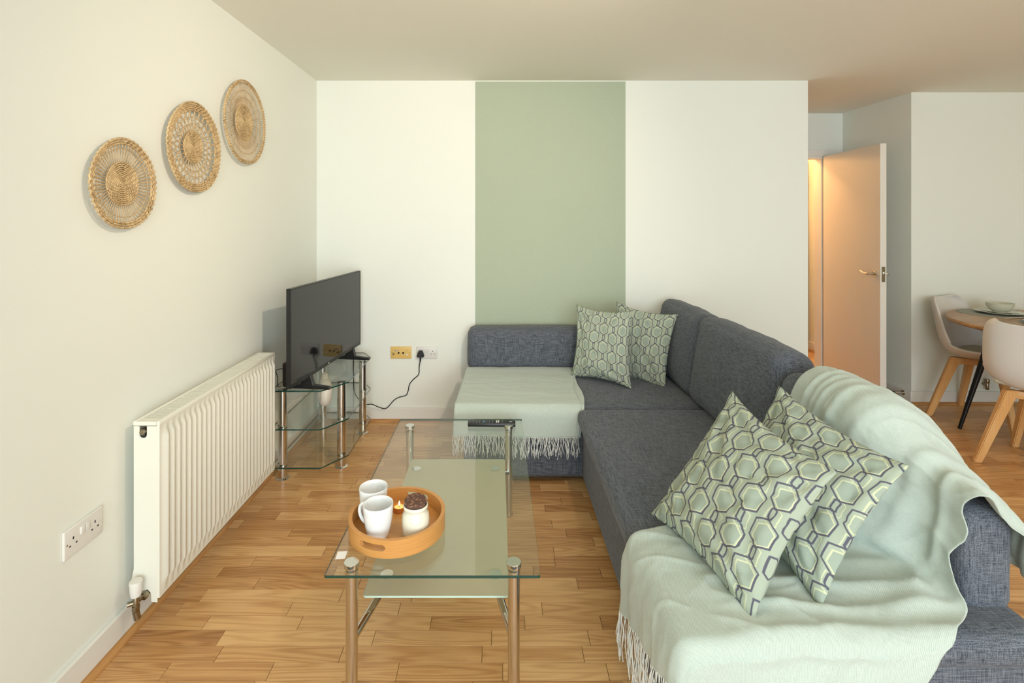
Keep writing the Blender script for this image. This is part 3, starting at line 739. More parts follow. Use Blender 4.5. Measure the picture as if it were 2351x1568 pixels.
def foot(u):
    bm = bmesh.new()
    # low sloping blade with an upright
    prof = [(-0.125, 0), (0.125, 0), (0.128, 0.006), (0.118, 0.013), (0.03, 0.022), (0.012, TZ0-zf+0.02), (-0.02, TZ0-zf+0.02), (-0.045, 0.022), (-0.118, 0.013), (-0.128, 0.006)]
    A1 = [bm.verts.new((u-0.014, y_, zf+z_)) for y_, z_ in prof]; B1 = [bm.verts.new((u+0.014, y_, zf+z_)) for y_, z_ in prof]
    bm.faces.new(A1); bm.faces.new(B1[::-1])
    for i in range(len(prof)): bm.faces.new((A1[i], B1[i], B1[(i+1) % len(prof)], A1[(i+1) % len(prof)]))
    bmesh.ops.translate(bm, vec=(0, -0.01, 0), verts=bm.verts)
    bmesh.ops.transform(bm, matrix=Mt, verts=bm.verts); bmesh.ops.recalc_face_normals(bm, faces=bm.faces)
    bmesh.ops.bevel(bm, geom=list(bm.edges), offset=0.002, segments=1, affect='EDGES'); return bm
obj('foot', foot(0.215), M['bplastic'], tv); obj('foot', foot(0.80), M['bplastic'], tv)
Mlogo = Mt @ Matrix.Translation((tv_l*0.5, 0.0022, TZ0+0.011)) @ Matrix(((-1, 0, 0, 0), (0, 0, 1, 0), (0, 1, 0, 0), (0, 0, 0, 1)))
text_mesh('logo', 'mi', 0.016, Mt @ Matrix.Translation((tv_l*0.47, 0.0023, TZ0+0.011)) @ Matrix(((1, 0, 0, 0), (0, 0, -1, 0), (0, 1, 0, 0), (0, 0, 0, 1))), M['plastic'], tv)
bm = bmesh.new(); tube(bm, smoothpath([(-1.16, 2.80, 0.60), (-1.20, 2.78, 0.60), (-1.215, 2.79, 0.585), (-1.21, 2.80, 0.55), (-1.205, 2.79, 0.51), (-1.195, 2.79, 0.503), (-1.19, 2.80, 0.505)], 6), 0.0022, 6); obj('cable', bm, M['bplastic'], tv)
bm = bmesh.new(); tube(bm, smoothpath([(-0.99, 3.42, 0.6), (-0.985, 3.44, 0.5), (-0.98, 3.47, 0.42), (-0.93, 3.52, 0.35), (-0.93, 3.56, 0.28), (-0.95, 3.565, 0.15)], 6), 0.0028, 6)
sc = thing('speaker', 'small dark brown cylinder speaker behind the left foot of the television', 'speaker', (-1.162, 2.835, zf))
bm = bmesh.new(); cyl(bm, (-1.162, 2.835, zf), 0.033, 0.128, 32, bev=0.006); obj('body', bm, M['brownplastic'], sc)
bm = bmesh.new()
for z_ in (0.02, 0.045): box(bm, -1.17, -1.155, 2.8005, 2.803, zf+z_, zf+z_+0.007)
obj('ports', bm, M['dark'], sc, smooth=False)
# vase: upright oval ring vase on the middle shelf
vc = Vector((-1.052, 3.10, ZS[1]+GT+0.0005)); yaw = math.radians(118)
vs_ = thing('ring_vase', 'matt cream ring shaped vase on the middle glass shelf of the television stand', 'vase', vc)
bm = bmesh.new(); N = 36; pts = []; ra = []
for i in range(N):
    a = 2*PI*i/N; u = 0.050*math.cos(a); z_ = 0.088+0.053*math.sin(a); pts.append(vc+Vector((u*math.cos(yaw), u*math.sin(yaw), z_+0.0)))
    ra.append(0.034)
tube(bm, pts, ra, 16, closed=True)
obj('body', bm, M['matt_ceramic'], vs_)
bm = bmesh.new(); lathe(bm, vc+Vector((0, 0, 0.150)), [(0.026, 0), (0.022, 0.02), (0.0185, 0.034), (0.019, 0.048), (0.0165, 0.048), (0.015, 0.03), (0.0, 0.02)], 28); obj('neck', bm, M['matt_ceramic'], vs_)

# ================================================================== COFFEE TABLE
ct = thing('coffee_table', 'rectangular clear glass coffee table with frosted lower shelf and steel legs', 'coffee table', (-0.185, 1.99, 0))
TT = 0.42; tx0, tx1, ty0, ty1 = -0.489, 0.120, 1.43, 2.549
bm = bmesh.new(); prism(bm, round_poly([(tx0, ty0), (tx1, ty0), (tx1, ty1), (tx0, ty1)], 0.008, 3), TT-0.008, TT, mi_side=1); obj('glass_top', bm, [M['glass'], M['gedge']], ct, smooth=False)
sx0, sx1, sy0, sy1, sz = -0.412, 0.034, 1.55, 2.432, 0.274
bm = bmesh.new(); prism(bm, round_poly([(sx0, sy0), (sx1, sy0), (sx1, sy1), (sx0, sy1)], 0.012, 3), sz-0.006, sz, mi_side=1); tag(obj('glass_shelf', bm, [M['frosted'], M['gedge_pale']], ct, smooth=False), 'frosted greenish glass shelf')
for lx, ly, dx, dy in ((-0.421, 1.468, -0.358, 1.643), (0.046, 1.468, -0.008, 1.643), (-0.421, 2.44, -0.372, 2.335), (0.052, 2.44, -0.012, 2.335)):
    bm = bmesh.new(); lathe(bm, (lx, ly, 0), [(0, 0.001), (0.0185, 0.001), (0.0185, 0.012), (0.0172, 0.013), (0.0172, TT-0.009), (0, TT-0.009)], 32); bmesh.ops.recalc_face_normals(bm, faces=bm.faces); lg = obj('leg', bm, M['steel'], ct)
    bm = bmesh.new(); lathe(bm, (lx, ly, TT+0.0003), [(0, 0), (0.0215, 0), (0.0215, 0.013), (0.0208, 0.0138), (0, 0.0138)], 32)
    bmesh.ops.recalc_face_normals(bm, faces=bm.faces); obj('cap', bm, M['steel'], lg, ang=20)
    s = Vector((dx, dy, sz-0.0265)); b0 = Vector((lx, ly, 0.205))
    bm = bmesh.new(); dirn = (s-b0).normalized(); tube(bm, [b0+dirn*0.012, s], 0.0115, 16); tube(bm, [s+Vector((0, 0, -0.0105)), Vector((dx, dy, sz-0.0065))], 0.0125, 16); obj('arm', bm, M['chrome'], lg)
    bm = bmesh.new(); lathe(bm, (dx, dy, sz+0.0003), [(0, 0), (0.021, 0), (0.021, 0.003), (0, 0.0034)], 28); obj('disc', bm, M['steel'], lg)
# tray
tc = Vector((-0.325, 1.652, TT+0.0006)); R = 0.153
tr = thing('bamboo_tray', 'round bamboo tray with slotted handles on the glass coffee table', 'tray', tc)
bm = bmesh.new(); cyl(bm, tc+Vector((0, 0, 0.004)), R-0.012, 0.006, 64); obj('base', bm, M['bamboo'], tr)
NA = 180; a0 = math.atan2(-0.145, -0.05); HW = 0.044/R
zc = [0.0, 0.004, 0.019, 0.024, 0.034, 0.039, 0.049, 0.053]
def slot(a, z):     # inside the stadium handle hole
    for c0 in (a0, a0+PI):
        d = (a-c0+PI) % (2*PI)-PI
        if abs(d) < HW: return True
    return False
bm = bmesh.new(); ri, ro_ = R-0.0115, R
def hedge(a):
    # half height of handle hole at angle a
    best = 0
    for c0 in (a0, a0+PI):
        d = abs((a-c0+PI) % (2*PI)-PI)*R; hw = HW*R; rr = 0.0095
        if d < hw-rr: best = rr
        elif d < hw: best = max(best, math.sqrt(max(0, rr*rr-(d-hw+rr)**2)))
    return best
zm = 0.0305; HT = 0.053
ringA = []
for i in range(NA):
    a = 2*PI*i/NA; ca, sa = math.cos(a), math.sin(a); h = hedge(a)
    zs = [0, zm-h, zm+h, HT]
    vo = [bm.verts.new(tc+Vector((ro_*ca, ro_*sa, z_))) for z_ in zs]
    vi = [bm.verts.new(tc+Vector((ri*ca, ri*sa, z_))) for z_ in zs]
    ringA.append((vo, vi, h))
for i in range(NA):
    (o0, i0, h0), (o1, i1, h1) = ringA[i], ringA[(i+1) % NA]
    for k in (0, 2):
        bm.faces.new((o0[k], o1[k], o1[k+1], o0[k+1])); bm.faces.new((i1[k], i0[k], i0[k+1], i1[k+1]))
    bm.faces.new((o0[3], o1[3], i1[3], i0[3])); bm.faces.new((o1[0], o0[0], i0[0], i1[0]))
    if h0 > 0 or h1 > 0:
        bm.faces.new((o0[1], o1[1], i1[1], i0[1])); bm.faces.new((o1[2], o0[2], i0[2], i1[2]))
bmesh.ops.remove_doubles(bm, verts=bm.verts, dist=1e-6); bmesh.ops.recalc_face_normals(bm, faces=bm.faces)
obj('rim', bm, M['bamboo'], tr, ang=50)
zt = tc.z+0.0106
def mug(cx_, cy_, rot, label):
    t = thing('mug', label, 'mug', (cx_, cy_, zt), rot, 'white mugs on the bamboo tray')
    bm = bmesh.new()
    outer = [(0, 0.002), (0.026, 0.0), (0.029, 0.003), (0.034, 0.014), (0.040, 0.04), (0.0440, 0.066), (0.0455, 0.088), (0.0460, 0.1045)]
    inner = [(0.0452, 0.1058), (0.0435, 0.1045), (0.0428, 0.088), (0.041, 0.07), (0.037, 0.04), (0.031, 0.016), (0.024, 0.009), (0, 0.008)]
    lathe(bm, (0, 0, 0), outer+inner, 56); bmesh.ops.recalc_face_normals(bm, faces=bm.faces); obj('cup', bm, M['ceramic'], t, world=False, ang=60)
    bm = bmesh.new(); pts = smoothpath([(0.043, 0, 0.090), (0.057, 0, 0.092), (0.069, 0, 0.081), (0.070, 0, 0.060), (0.059, 0, 0.041), (0.040, 0, 0.031)], 6)
    rr = tube(bm, pts, 0.0052, 10)
    obj('handle', bm, M['ceramic'], t, world=False)
    return t
mug(-0.372, 1.585, math.radians(157), 'white mug at the front of the bamboo tray, handle to the left')
mug(-0.411, 1.684, math.radians(105), 'white mug standing behind the other mug on the bamboo tray')
jar = thing('jar', 'cream stoneware jar with a dark cork lid on the bamboo tray', 'jar', (-0.258, 1.60, zt))
bm = bmesh.new(); lathe(bm, (-0.258, 1.60, zt), [(0, 0), (0.036, 0), (0.0405, 0.004), (0.0405, 0.014)], 48); obj('foot', bm, M['rawclay'], jar)
bm = bmesh.new(); lathe(bm, (-0.258, 1.60, zt), [(0.0406, 0.014), (0.0425, 0.03), (0.0430, 0.05), (0.0405, 0.068), (0.034, 0.078), (0.0345, 0.082), (0.0385, 0.086), (0.0385, 0.093), (0.036, 0.0955), (0.0335, 0.093), (0.0335, 0.08), (0, 0.079)], 48); obj('body', bm, M['cream'], jar, ang=60)
bm = bmesh.new(); lathe(bm, (0, 0, 0), [(0, 0), (0.0305, 0), (0.0335, 0.016), (0.0345, 0.023), (0.033, 0.026), (0, 0.0265)], 40)
bmesh.ops.transform(bm, matrix=Matrix.Translation((-0.259, 1.601, zt+0.084)) @ Matrix.Rotation(math.radians(5), 4, 'X'), verts=bm.verts); obj('cork_lid', bm, M['cork'], jar)
tl = thing('tealight', 'lit tealight candle in a copper cup on the bamboo tray', 'candle', (-0.334, 1.728, zt))
bm = bmesh.new(); lathe(bm, (-0.334, 1.728, zt), [(0, 0), (0.0185, 0), (0.0195, 0.001), (0.0195, 0.016), (0.0187, 0.0165), (0.0185, 0.014)], 32); obj('cup', bm, plain('copper foil', srgb(214, 150, 96), 0.3, 0.9), tl)
bm = bmesh.new(); lathe(bm, (-0.334, 1.728, zt), [(0.0184, 0.0125), (0, 0.0125)], 32); obj('wax', bm, M['wax'], tl)
bm = bmesh.new(); tube(bm, [(-0.334, 1.728, zt+0.0125), (-0.334, 1.728, zt+0.018)], 0.0009, 6); obj('wick', bm, M['dark'], tl)
bm = bmesh.new(); lathe(bm, (-0.334, 1.728, zt+0.0165), [(0, 0), (0.0022, 0.003), (0.003, 0.007), (0.0018, 0.013), (0, 0.018)], 12); obj('flame', bm, M['flame'], tl)
# price sticker and remote
bm = bmesh.new(); box(bm, -0.014, 0.014, -0.017, 0.017, 0, 0.0004, mat=Matrix.Translation((-0.4655, 1.516, TT+0.0004)) @ Matrix.Rotation(math.radians(4), 4, 'Z'))
tag(obj('sticker', bm, M['paper'], smooth=False), 'small white paper sticker on the near left corner of the glass table', 'sticker')
rm = thing('remote_control', 'slim black remote control with small buttons on the far end of the glass table', 'remote control', (-0.03, 2.468, TT+0.0006))
Mr = Matrix.Translation((-0.03, 2.468, TT+0.0006)) @ Matrix.Rotation(math.radians(-1.0), 4, 'Z')
bm = bmesh.new(); box(bm, -0.115, 0.115, -0.021, 0.021, 0, 0.019, bev=0.004, seg=2, mat=Mr); obj('body', bm, M['bplastic'], rm)
bm = bmesh.new()
for i in range(11):
    for j in range(3):
        if 7 < i < 9: continue
        x_ = -0.104+i*0.0155; y_ = -0.013+j*0.0125
        box(bm, x_-0.0022, x_+0.0022, y_-0.0017, y_+0.0017, 0.0188, 0.0202, mat=Mr)
bt = obj('buttons', bm, plain('grey rubber keys', srgb(120, 122, 126), 0.6), rm, smooth=False)
bm = bmesh.new()
for x_ in (0.024, 0.033): box(bm, x_-0.003, x_+0.003, -0.014, 0.014, 0.0188, 0.0204, bev=0.0008, seg=1, mat=Mr)
tag(obj('shortcut_key', bm, M['plastic'], rm), 'white shortcut keys')
bm = bmesh.new(); box(bm, -0.0385, -0.0335, -0.0035, 0.0035, 0.0188, 0.0205, mat=Mr); tag(obj('voice_key', bm, plain('blue key', srgb(60, 190, 230), 0.4), rm, smooth=False), 'small cyan key')
text_mesh('logo', 'mi', 0.014, Mr @ Matrix.Translation((0.092, 0, 0.0195)), M['plastic'], rm)

# ================================================================== SOFA
sofa = thing('corner_sofa', 'charcoal grey fabric corner sofa bed with chaise against the back wall', 'sofa', (0.9, 2.4, 0))
S = M['sofa']
def so(n, bm, m=None, p=None): return obj(n, bm, m or S, p or sofa, ang=75)
so('chaise_base', softbox(-0.185, 1.31, 2.735, 3.555, 0.03, 0.405, r=0.02, n=(20, 14, 8)))
so('chaise_cushion', softbox(-0.197, 1.10, 2.70, 3.42, 0.345, 0.423, r=0.03, puff=(0, 0, 0.006), n=(30, 16, 6), wr=0.002))
so('seat_base', softbox(0.452, 1.325, 1.222, 2.733, 0.03, 0.385, r=0.025, n=(12, 24, 8)))
so('seat_cushion', softbox(0.418, 1.335, 1.212, 2.692, 0.335, 0.423, r=0.034, puff=(0.004, 0, 0.007), n=(20, 36, 6), wr=0.003, seed=2))
so('seat_platform', softbox(0.62, 1.33, 2.70, 3.555, 0.30, 0.418, r=0.02, n=(6, 6, 4)))
so('headrest', softbox(-0.205, 1.04, 3.385, 3.572, 0.405, 0.688, r=0.055, puff=(0, 0.006, 0.004), n=(24, 10, 10), wr=0.003, seed=4))
so('backrest_frame', softbox(1.195, 1.335, 1.305, 3.56, 0.40, 0.675, r=0.04, puff=(0.0, 0.0, 0.003), n=(8, 30, 10), wr=0.002))
bm = bmesh.new()
for x_, y_ in ((0.52, 1.30), (1.25, 1.30), (0.52, 2.66), (-0.12, 2.80), (-0.12, 3.48), (1.25, 3.48)):
    pass
for x_, y_ in ((0.52, 1.30), (1.25, 1.30), (0.52, 2.66), (-0.12, 2.82), (-0.12, 3.48), (1.25, 3.48)):
    bm = bmesh.new(); cyl(bm, (x_, y_, 0.0005), 0.02, 0.034, 16); obj('foot', bm, M['bplastic'], sofa)
bm = bmesh.new(); tube(bm, [(0.4275, 2.66-0.05*i, 0.4135+0.0008*math.sin(i*2.1)) for i in range(29)], 0.0028, 6); obj('piping', bm, M['sofa'], sofa)
bm = bmesh.new(); tube(bm, [(-0.15+0.048*i, 2.7065, 0.4145) for i in range(12)], 0.0028, 6); obj('piping', bm, M['sofa'], sofa)
def back_cushion(y0, y1, seed, topz=0.885, lean=9, th=0.175):
    bm = softbox(1.045, 1.045+th, y0, y1, 0.418, topz, r=0.06, puff=(0.022, 0.004, 0.010), n=(10, 26, 18), wr=0.009, seed=seed, rot=Matrix.Rotation(math.radians(lean), 4, 'Y'), piv=(1.1, y0, 0.42))
    return so('back_cushion', bm)
back_cushion(2.835, 3.50, 1, 0.885)
back_cushion(2.02, 2.845, 2, 0.89)
back_cushion(1.60, 2.005, 3, 0.83, 8, 0.165)

# ------------------------------------------------------------------ cushions
def pillow(name, c, thick, label, seed, group, uvrot=0.0, size=0.45, bend=0.0, uvo=(0, 0), sag=0.0):
    """c: bottom-left, bottom-right, top-right, top-left corners (seen from the front)"""
    c = [Vector(p) for p in c]; n = 44
    bm = bmesh.new(); uvl = bm.loops.layers.uv.new('UVMap')
    nrm = (c[1]-c[0]).cross(c[3]-c[0]).normalized()
    ctr = sum(c, Vector())/4
    def pt(u, v, s):
        p = c[0]*(1-u)*(1-v)+c[1]*u*(1-v)+c[2]*u*v+c[3]*(1-u)*v
        a, b = 2*u-1, 2*v-1
        # edges drawn in between the corners
        eu, ev = 1-a*a, 1-b*b
        pin = 0.115
        ux, vx_ = (c[1]-c[0]+c[2]-c[3])/2, (c[3]-c[0]+c[2]-c[1])/2
        p = p - ux*(a*pin*0.5*ev*abs(a)**1.5) - vx_*(b*pin*0.5*eu*abs(b)**1.5)
        h = (max(0, 1-abs(a)**2.4)**0.62)*(max(0, 1-abs(b)**2.4)**0.62)
        # heavier at the bottom
        h *= 1.0-0.22*b*(1+sag)
        q = Vector((a*2.1+seed, b*2.1, s*3.0))
        wr = noise.noise(q)*0.20*h**0.5*eu**0.3*ev**0.3
        # diagonal creases running out of the corners
        for (ca_, cb_, ph) in ((-1, -1, .3), (1, -1, 1.1), (1, 1, 2.0), (-1, 1, .7)):
            dx_, dy_ = a-ca_, b-cb_; rr = math.hypot(dx_, dy_); an = math.atan2(dy_, dx_)
            wr += 0.12*math.sin(an*13+ph+seed)*math.exp(-((rr-0.55)/0.38)**2)*(eu*ev)**0.35
        wr += 0.09*noise.noise(Vector((a*7+seed*2, b*5, 4)))*h**0.4
        rg = 1-abs(noise.noise(Vector((a*2.6+seed*3, b*3.1, 8))))*2.6; wr -= 0.16*max(0, rg)**5*(eu*ev)**0.3
        edge = 0.004*noise.noise(Vector((a*6+seed, b*6, 9)))
        return p+nrm*(s*thick*(h+wr*(1 if h > 0.01 else 0)) + edge + bend*(1-a*a)*0.0 + bend*(a*a+b*b-0.6))
    grid = {}
    for s in (1, -1):
        for i in range(n+1):
            for j in range(n+1):
                if s == -1 and (i in (0, n) or j in (0, n)): grid[(s, i, j)] = grid[(1, i, j)]
                else:
                    u = i/n; v_ = j/n; u = u-math.sin(4*PI*u)*0.0; 
                    u = 0.5-0.5*math.cos(PI*u)*(0.35)-(0.5-u)*0.65*1.0+0 if False else 0.5*(1-math.cos(PI*i/n))*0.4+0.6*i/n
                    v_ = 0.5*(1-math.cos(PI*j/n))*0.4+0.6*j/n
                    grid[(s, i, j)] = bm.verts.new(pt(u, v_, s)); 
    cr, sr = math.cos(uvrot), math.sin(uvrot)
    for s in (1, -1):
        for i in range(n):
            for j in range(n):
                idx = [(i, j), (i+1, j), (i+1, j+1), (i, j+1)]
                if s == -1: idx.reverse()
                f = bm.faces.new([grid[(s, a, b)] for a, b in idx])
                for lp, (a, b) in zip(f.loops, idx):
                    u = (0.5*(1-math.cos(PI*a/n))*0.4+0.6*a/n)*size*1.08; v_ = (0.5*(1-math.cos(PI*b/n))*0.4+0.6*b/n)*size*1.08
                    lp[uvl].uv = (u*cr-v_*sr+uvo[0], u*sr+v_*cr+uvo[1])
    bmesh.ops.recalc_face_normals(bm, faces=bm.faces)
    t = obj(name, bm, M['hex'], ang=180)
    # piped seam
    return tag(t, label, 'cushion', group)
def ray(px, py, Y): return (Y*(px-CX)/F, Y, CH-Y*(py-CY)/F)
GR = 'green hexagon cushions on the sofa'
pillow('cushion', [ray(1311, 866, 3.20), ray(1450, 894, 2.97), ray(1452, 713, 3.08), ray(1323, 699, 3.30)], 0.062, 'green hexagon cushion at the left of the far pair, leaning on the low headrest', 1.0, GR, uvo=(0.02, 0.01))
pillow('cushion', [ray(1405, 872, 3.31), ray(1528, 894, 3.03), ray(1557, 721, 3.11), ray(1414, 693, 3.34)], 0.058, 'green hexagon cushion tucked behind its twin beside the charcoal back cushions', 5.0, GR, uvo=(0.04, 0.05), uvrot=-0.12)
pillow('cushion', [ray(1493, 1181, 1.68), ray(1726, 1436, 1.235), ray(1925, 1080, 1.285), ray(1680, 896, 1.72)], 0.066, 'nearest and largest looking green hexagon cushion lying on the pale throw', 9.0, GR, uvo=(0.02, 0.03))
pillow('cushion', [ray(1640, 1140, 1.71), ray(1886, 1403, 1.27), ray(2089, 1070, 1.315), ray(1789, 884, 1.775)], 0.058, 'green hexagon cushion half hidden behind the nearest one, against the draped backrest', 14.0, GR, uvo=(0.05, 0.02), uvrot=0.05)

# ------------------------------------------------------------------ throws
def sheet(name, fn, nu, nv, thick, mat, parent=None, uvscale=(1, 1)):
    bm = bmesh.new(); uvl = bm.loops.layers.uv.new('UVMap')
    g = [[bm.verts.new(fn(i/nu, j/nv)) for j in range(nv+1)] for i in range(nu+1)]
    for i in range(nu):
        for j in range(nv):
            f = bm.faces.new((g[i][j], g[i+1][j], g[i+1][j+1], g[i][j+1]))
            for lp, (a, b) in zip(f.loops, ((i, j), (i+1, j), (i+1, j+1), (i, j+1))): lp[uvl].uv = (a/nu*uvscale[0], b/nv*uvscale[1])
    bm.normal_update()
    o = obj(name, bm, mat, parent, ang=180)
    if thick:
        md = o.modifiers.new('thickness', 'SOLIDIFY'); md.thickness = thick; md.offset = 1
    return o
def fringe(parent, roots, length, out, seed, thick=0.0011, label=None):
    """strands hanging from the hem; roots: list of points"""
    rnd = random.Random(seed); bm = bmesh.new()
    for p in roots:
        p = Vector(p); L_ = length*rnd.uniform(0.75, 1.15); pts = [p+Vector((0, 0, 0.003))]
        dx_ = rnd.gauss(0, 0.22); dy_ = rnd.gauss(0, 0.22); wob = rnd.uniform(0, 6); K = 7; cur = p.copy()
        for k in range(1, K+1):
            f_ = k/K; cur = p+Vector((0, 0, -L_*f_))+Vector((out[1], -out[0], 0))*(dx_*L_*f_*0.5+0.0035*math.sin(wob+f_*7))+Vector(out)*(0.002+0.003*math.sin(wob*2+f_*6)+0.004*f_*abs(dy_))
            pts.append(cur)
        tube(bm, pts, thick, 4)
    o = obj('fringe', bm, M['cord_white'], parent, ang=80); o['kind'] = 'stuff'
    return o
# far throw on the chaise
def far_path(s):       # s: 0 at the headrest .. 1 hem ; arc length of .69 flat + .15 hang
    Lf, rr = 0.665, 0.028; tot = 0.665+0.044+0.125; d = s*tot
    if d < Lf: return (3.378-d, 0.4335)
    d -= Lf
    if d < 0.044:
        a = d/0.044*PI/2; return (3.378-Lf-rr*math.sin(a), 0.4335-rr*(1-math.cos(a)))
    d -= 0.044; return (3.378-Lf-rr-0.002, 0.4335-rr-d)
def far_fn(off, dx0, dx1, lift):
    def fn(u, v_):
        y_, z_ = far_path(v_)
        x0_ = -0.208-0.028*v_**1.3+dx0; x1_ = 0.478-0.055*v_**1.2+0.010*math.sin(v_*9+off)+dx1
        x_ = x0_+(x1_-x0_)*u
        wz = 0.004*noise.noise(Vector((x_*3, y_*11, off)))+0.0022*noise.noise(Vector((x_*14, y_*30, off+3)))
        if v_ < 0.82: z_ += 0.004+wz+lift
        else: y_ -= 0.003+wz*1.2+lift; z_ += -0.012*u+0.004*math.sin(u*7)
        return Vector((x_, y_, z_))
    return fn
t1 = thing('throw_blanket', 'folded pale sage throw with white fringe laid over the chaise seat', 'throw', (0.13, 3.0, 0.43), 0, 'pale sage throws on the sofa')
sheet('blanket', far_fn(0, 0, 0, 0.003), 70, 80, 0.0025, M['throw'], t1, (0.68, 0.83))
sheet('under_layer', far_fn(2.0, 0.006, 0.022, 0.0), 50, 60, 0.0, M['throw'], t1, (0.68, 0.83))
t1['label'] = 'folded pale sage throw with white fringe laid over the chaise seat'
fn = far_fn(0, 0, 0, 0.003); rnd = random.Random(3)
fringe(t1, [fn(min(0.999, max(0, (i+rnd.uniform(-0.4, 0.4))/150)), 1.0) for i in range(150)], 0.10, (0, -1, 0), 5)

# near throw draped over the end of the sofa: profile across the sofa (X,Z)
PR = smoothpath([(0.408, 0, 0.10), (0.402, 0, 0.20), (0.401, 0, 0.30), (0.406, 0, 0.375), (0.425, 0, 0.422), (0.47, 0, 0.438), (0.62, 0, 0.442), (0.80, 0, 0.442), (0.96, 0, 0.444), (1.018, 0, 0.462), (1.030, 0, 0.53), (1.046, 0, 0.63), (1.072, 0, 0.74), (1.105, 0, 0.82), (1.155, 0, 0.861), (1.22, 0, 0.866), (1.285, 0, 0.842), (1.34, 0, 0.79), (1.362, 0, 0.70), (1.362, 0, 0.60), (1.36, 0, 0.52)], 12)
al = [0.0]
for a, b in zip(PR, PR[1:]): al.append(al[-1]+(b-a).length)
def prof_at(d):
    d = max(0, min(al[-1]-1e-6, d)); lo, hi = 0, len(al)-1
    while hi-lo > 1:
        m_ = (lo+hi)//2
        if al[m_] <= d: lo = m_
        else: hi = m_
    t_ = (d-al[lo])/(al[hi]-al[lo]); return PR[lo].lerp(PR[hi], t_), (PR[hi]-PR[lo]).normalized()
def sm(a, b, x): t_ = max(0, min(1, (x-a)/(b-a))); return t_*t_*(3-2*t_)
D_FRONT = 0.335      # arc length where the top of the front edge is reached (approx.)
for i_, p_ in enumerate(PR):
    if p_.z > 0.43: D_FRONT = al[i_]; break
for i_, p_ in enumerate(PR):
    if p_.x > 1.0: D_BACK = al[i_]; break
TOT = al[-1]
for i_, p_ in enumerate(PR):
    if p_.x > 1.24: D_TOP = al[i_]; break
def near_fn(u, v_):
    """u: hem at the seat front (0) .. behind the backrest (1); v: far edge (0) .. near edge (1)"""
    # hem start depends on v (diagonal hem)
    yfar0 = 1.635
    hemz = 0.150+0.30*v_*0.95
    d0 = max(0.0, hemz-0.10)
    d = d0+(TOT-d0)*u
    p, tg = prof_at(d)
    # far edge: 1.67 at the hem, 1.59 at the seat edge, 1.66 mid seat, 1.87 on the back
    yf = 1.68-0.09*sm(0.0, D_FRONT, d)+0.05*sm(D_FRONT, D_FRONT+0.2, d)+0.235*sm(D_FRONT+0.2, D_BACK+0.15, d)-0.0*d
    # near edge: runs out over the end of the seat, then follows the backrest end
    yn = 0.93+0.30*sm(D_BACK-0.16, D_BACK+0.03, d)+0.075*sm(D_BACK+0.0, D_BACK+0.12, d)-0.02*sm(D_BACK+0.2, D_TOP, d)-0.03*sm(D_TOP, TOT, d)
    yn += 0.012*math.sin(d*31)*sm(D_BACK, D_BACK+.1, d)
    Y = yf+(yn-yf)*v_
    # wrinkles
    nrm = Vector((-tg.z, 0, tg.x))
    if nrm.z < 0 and d < TOT*0.5: nrm = -nrm
    if d < D_FRONT: nrm = Vector((-abs(nrm.x), 0, abs(nrm.z)))
    q = Vector((d*4.0, Y*4.0, 0)); w_ = 0.010*noise.noise(q+Vector((3, 1, 0)))
    seat = sm(D_FRONT, D_FRONT+0.1, d)*(1-sm(D_BACK-0.03, D_BACK+0.1, d)); bk = sm(D_BACK, D_BACK+0.15, d)
    # long folds crossing the seat
    e1 = (Y-1.30)-0.12*math.sin((d-D_FRONT)*3.2); 
    for off, amp, wd, k in ((0.10, 0.013, 0.018, 0.25), (0.02, 0.010, 0.014, 0.10), (-0.055, 0.009, 0.016, -0.05), (0.21, 0.008, 0.02, 0.5), (-0.13, 0.006, 0.02, -0.2)):
        e = Y-(1.26+off)+k*(d-D_FRONT-0.35)*0.4+0.02*noise.noise(Vector((d*6, off*30, 2)))
        w_ += amp*math.exp(-(e/wd)**2)*seat*sm(D_FRONT+0.05, D_FRONT+0.3, d)
    # folds arching over the back
    for yc, amp, wd, sl in ((1.79, 0.007, 0.012, 0.10), (1.75, 0.006, 0.011, 0.14), (1.71, 0.007, 0.012, 0.2), (1.64, 0.008, 0.018, 0.3), (1.52, 0.007, 0.02, 0.45), (1.41, 0.012, 0.022, 0.25), (1.355, 0.010, 0.015, 0.05)):
        e = Y-yc+sl*(d-D_TOP)*0.35+0.012*noise.noise(Vector((d*5, yc*20, 7)))
        w_ += amp*math.exp(-(e/wd)**2)*bk
    # gathered drape at the foot of the backrest
    w_ += 0.020*math.exp(-((d-D_BACK-0.02-0.05*math.sin(Y*14))/0.035)**2)*sm(1.62, 1.5, Y)*sm(1.22, 1.30, Y)
    rg = 1-abs(noise.noise(Vector((d*5.5+1, Y*8.5+d*2.5, 1.7))))*2.4; w_ += 0.0045*max(0, rg)**4
    rg = 1-abs(noise.noise(Vector((d*11+4, Y*13-d*4, 6.1))))*2.2; w_ += 0.0016*max(0, rg)**4
    w_ += 0.004*noise.noise(Vector((d*13, Y*11, 5)))+0.0016*noise.noise(Vector((d*40, Y*30, 8)))
    if d < D_FRONT:
        w_ += 0.006*math.sin(Y*55+d*6)*sm(D_FRONT, 0.1, d)
    px, pz = p.x, p.z
    if d > D_BACK-0.12:                      # the last cushion stops short of the sofa's end: the cloth sags onto the frame there
        k_ = sm(1.60, 1.36, Y)
        px += k_*0.135*sm(D_BACK-0.12, D_BACK+0.06, d)*(1-sm(D_BACK+0.22, D_TOP+0.12, d))
        if pz > 0.44: pz = 0.44+(pz-0.44)*(1-0.30*k_*(1-sm(D_TOP+0.12, TOT, d)))
    P3 = Vector((px, Y, pz))+nrm*(0.005+max(-0.003, w_))
    # cloth that runs past the end of the seat folds down over it
    YE = 1.200
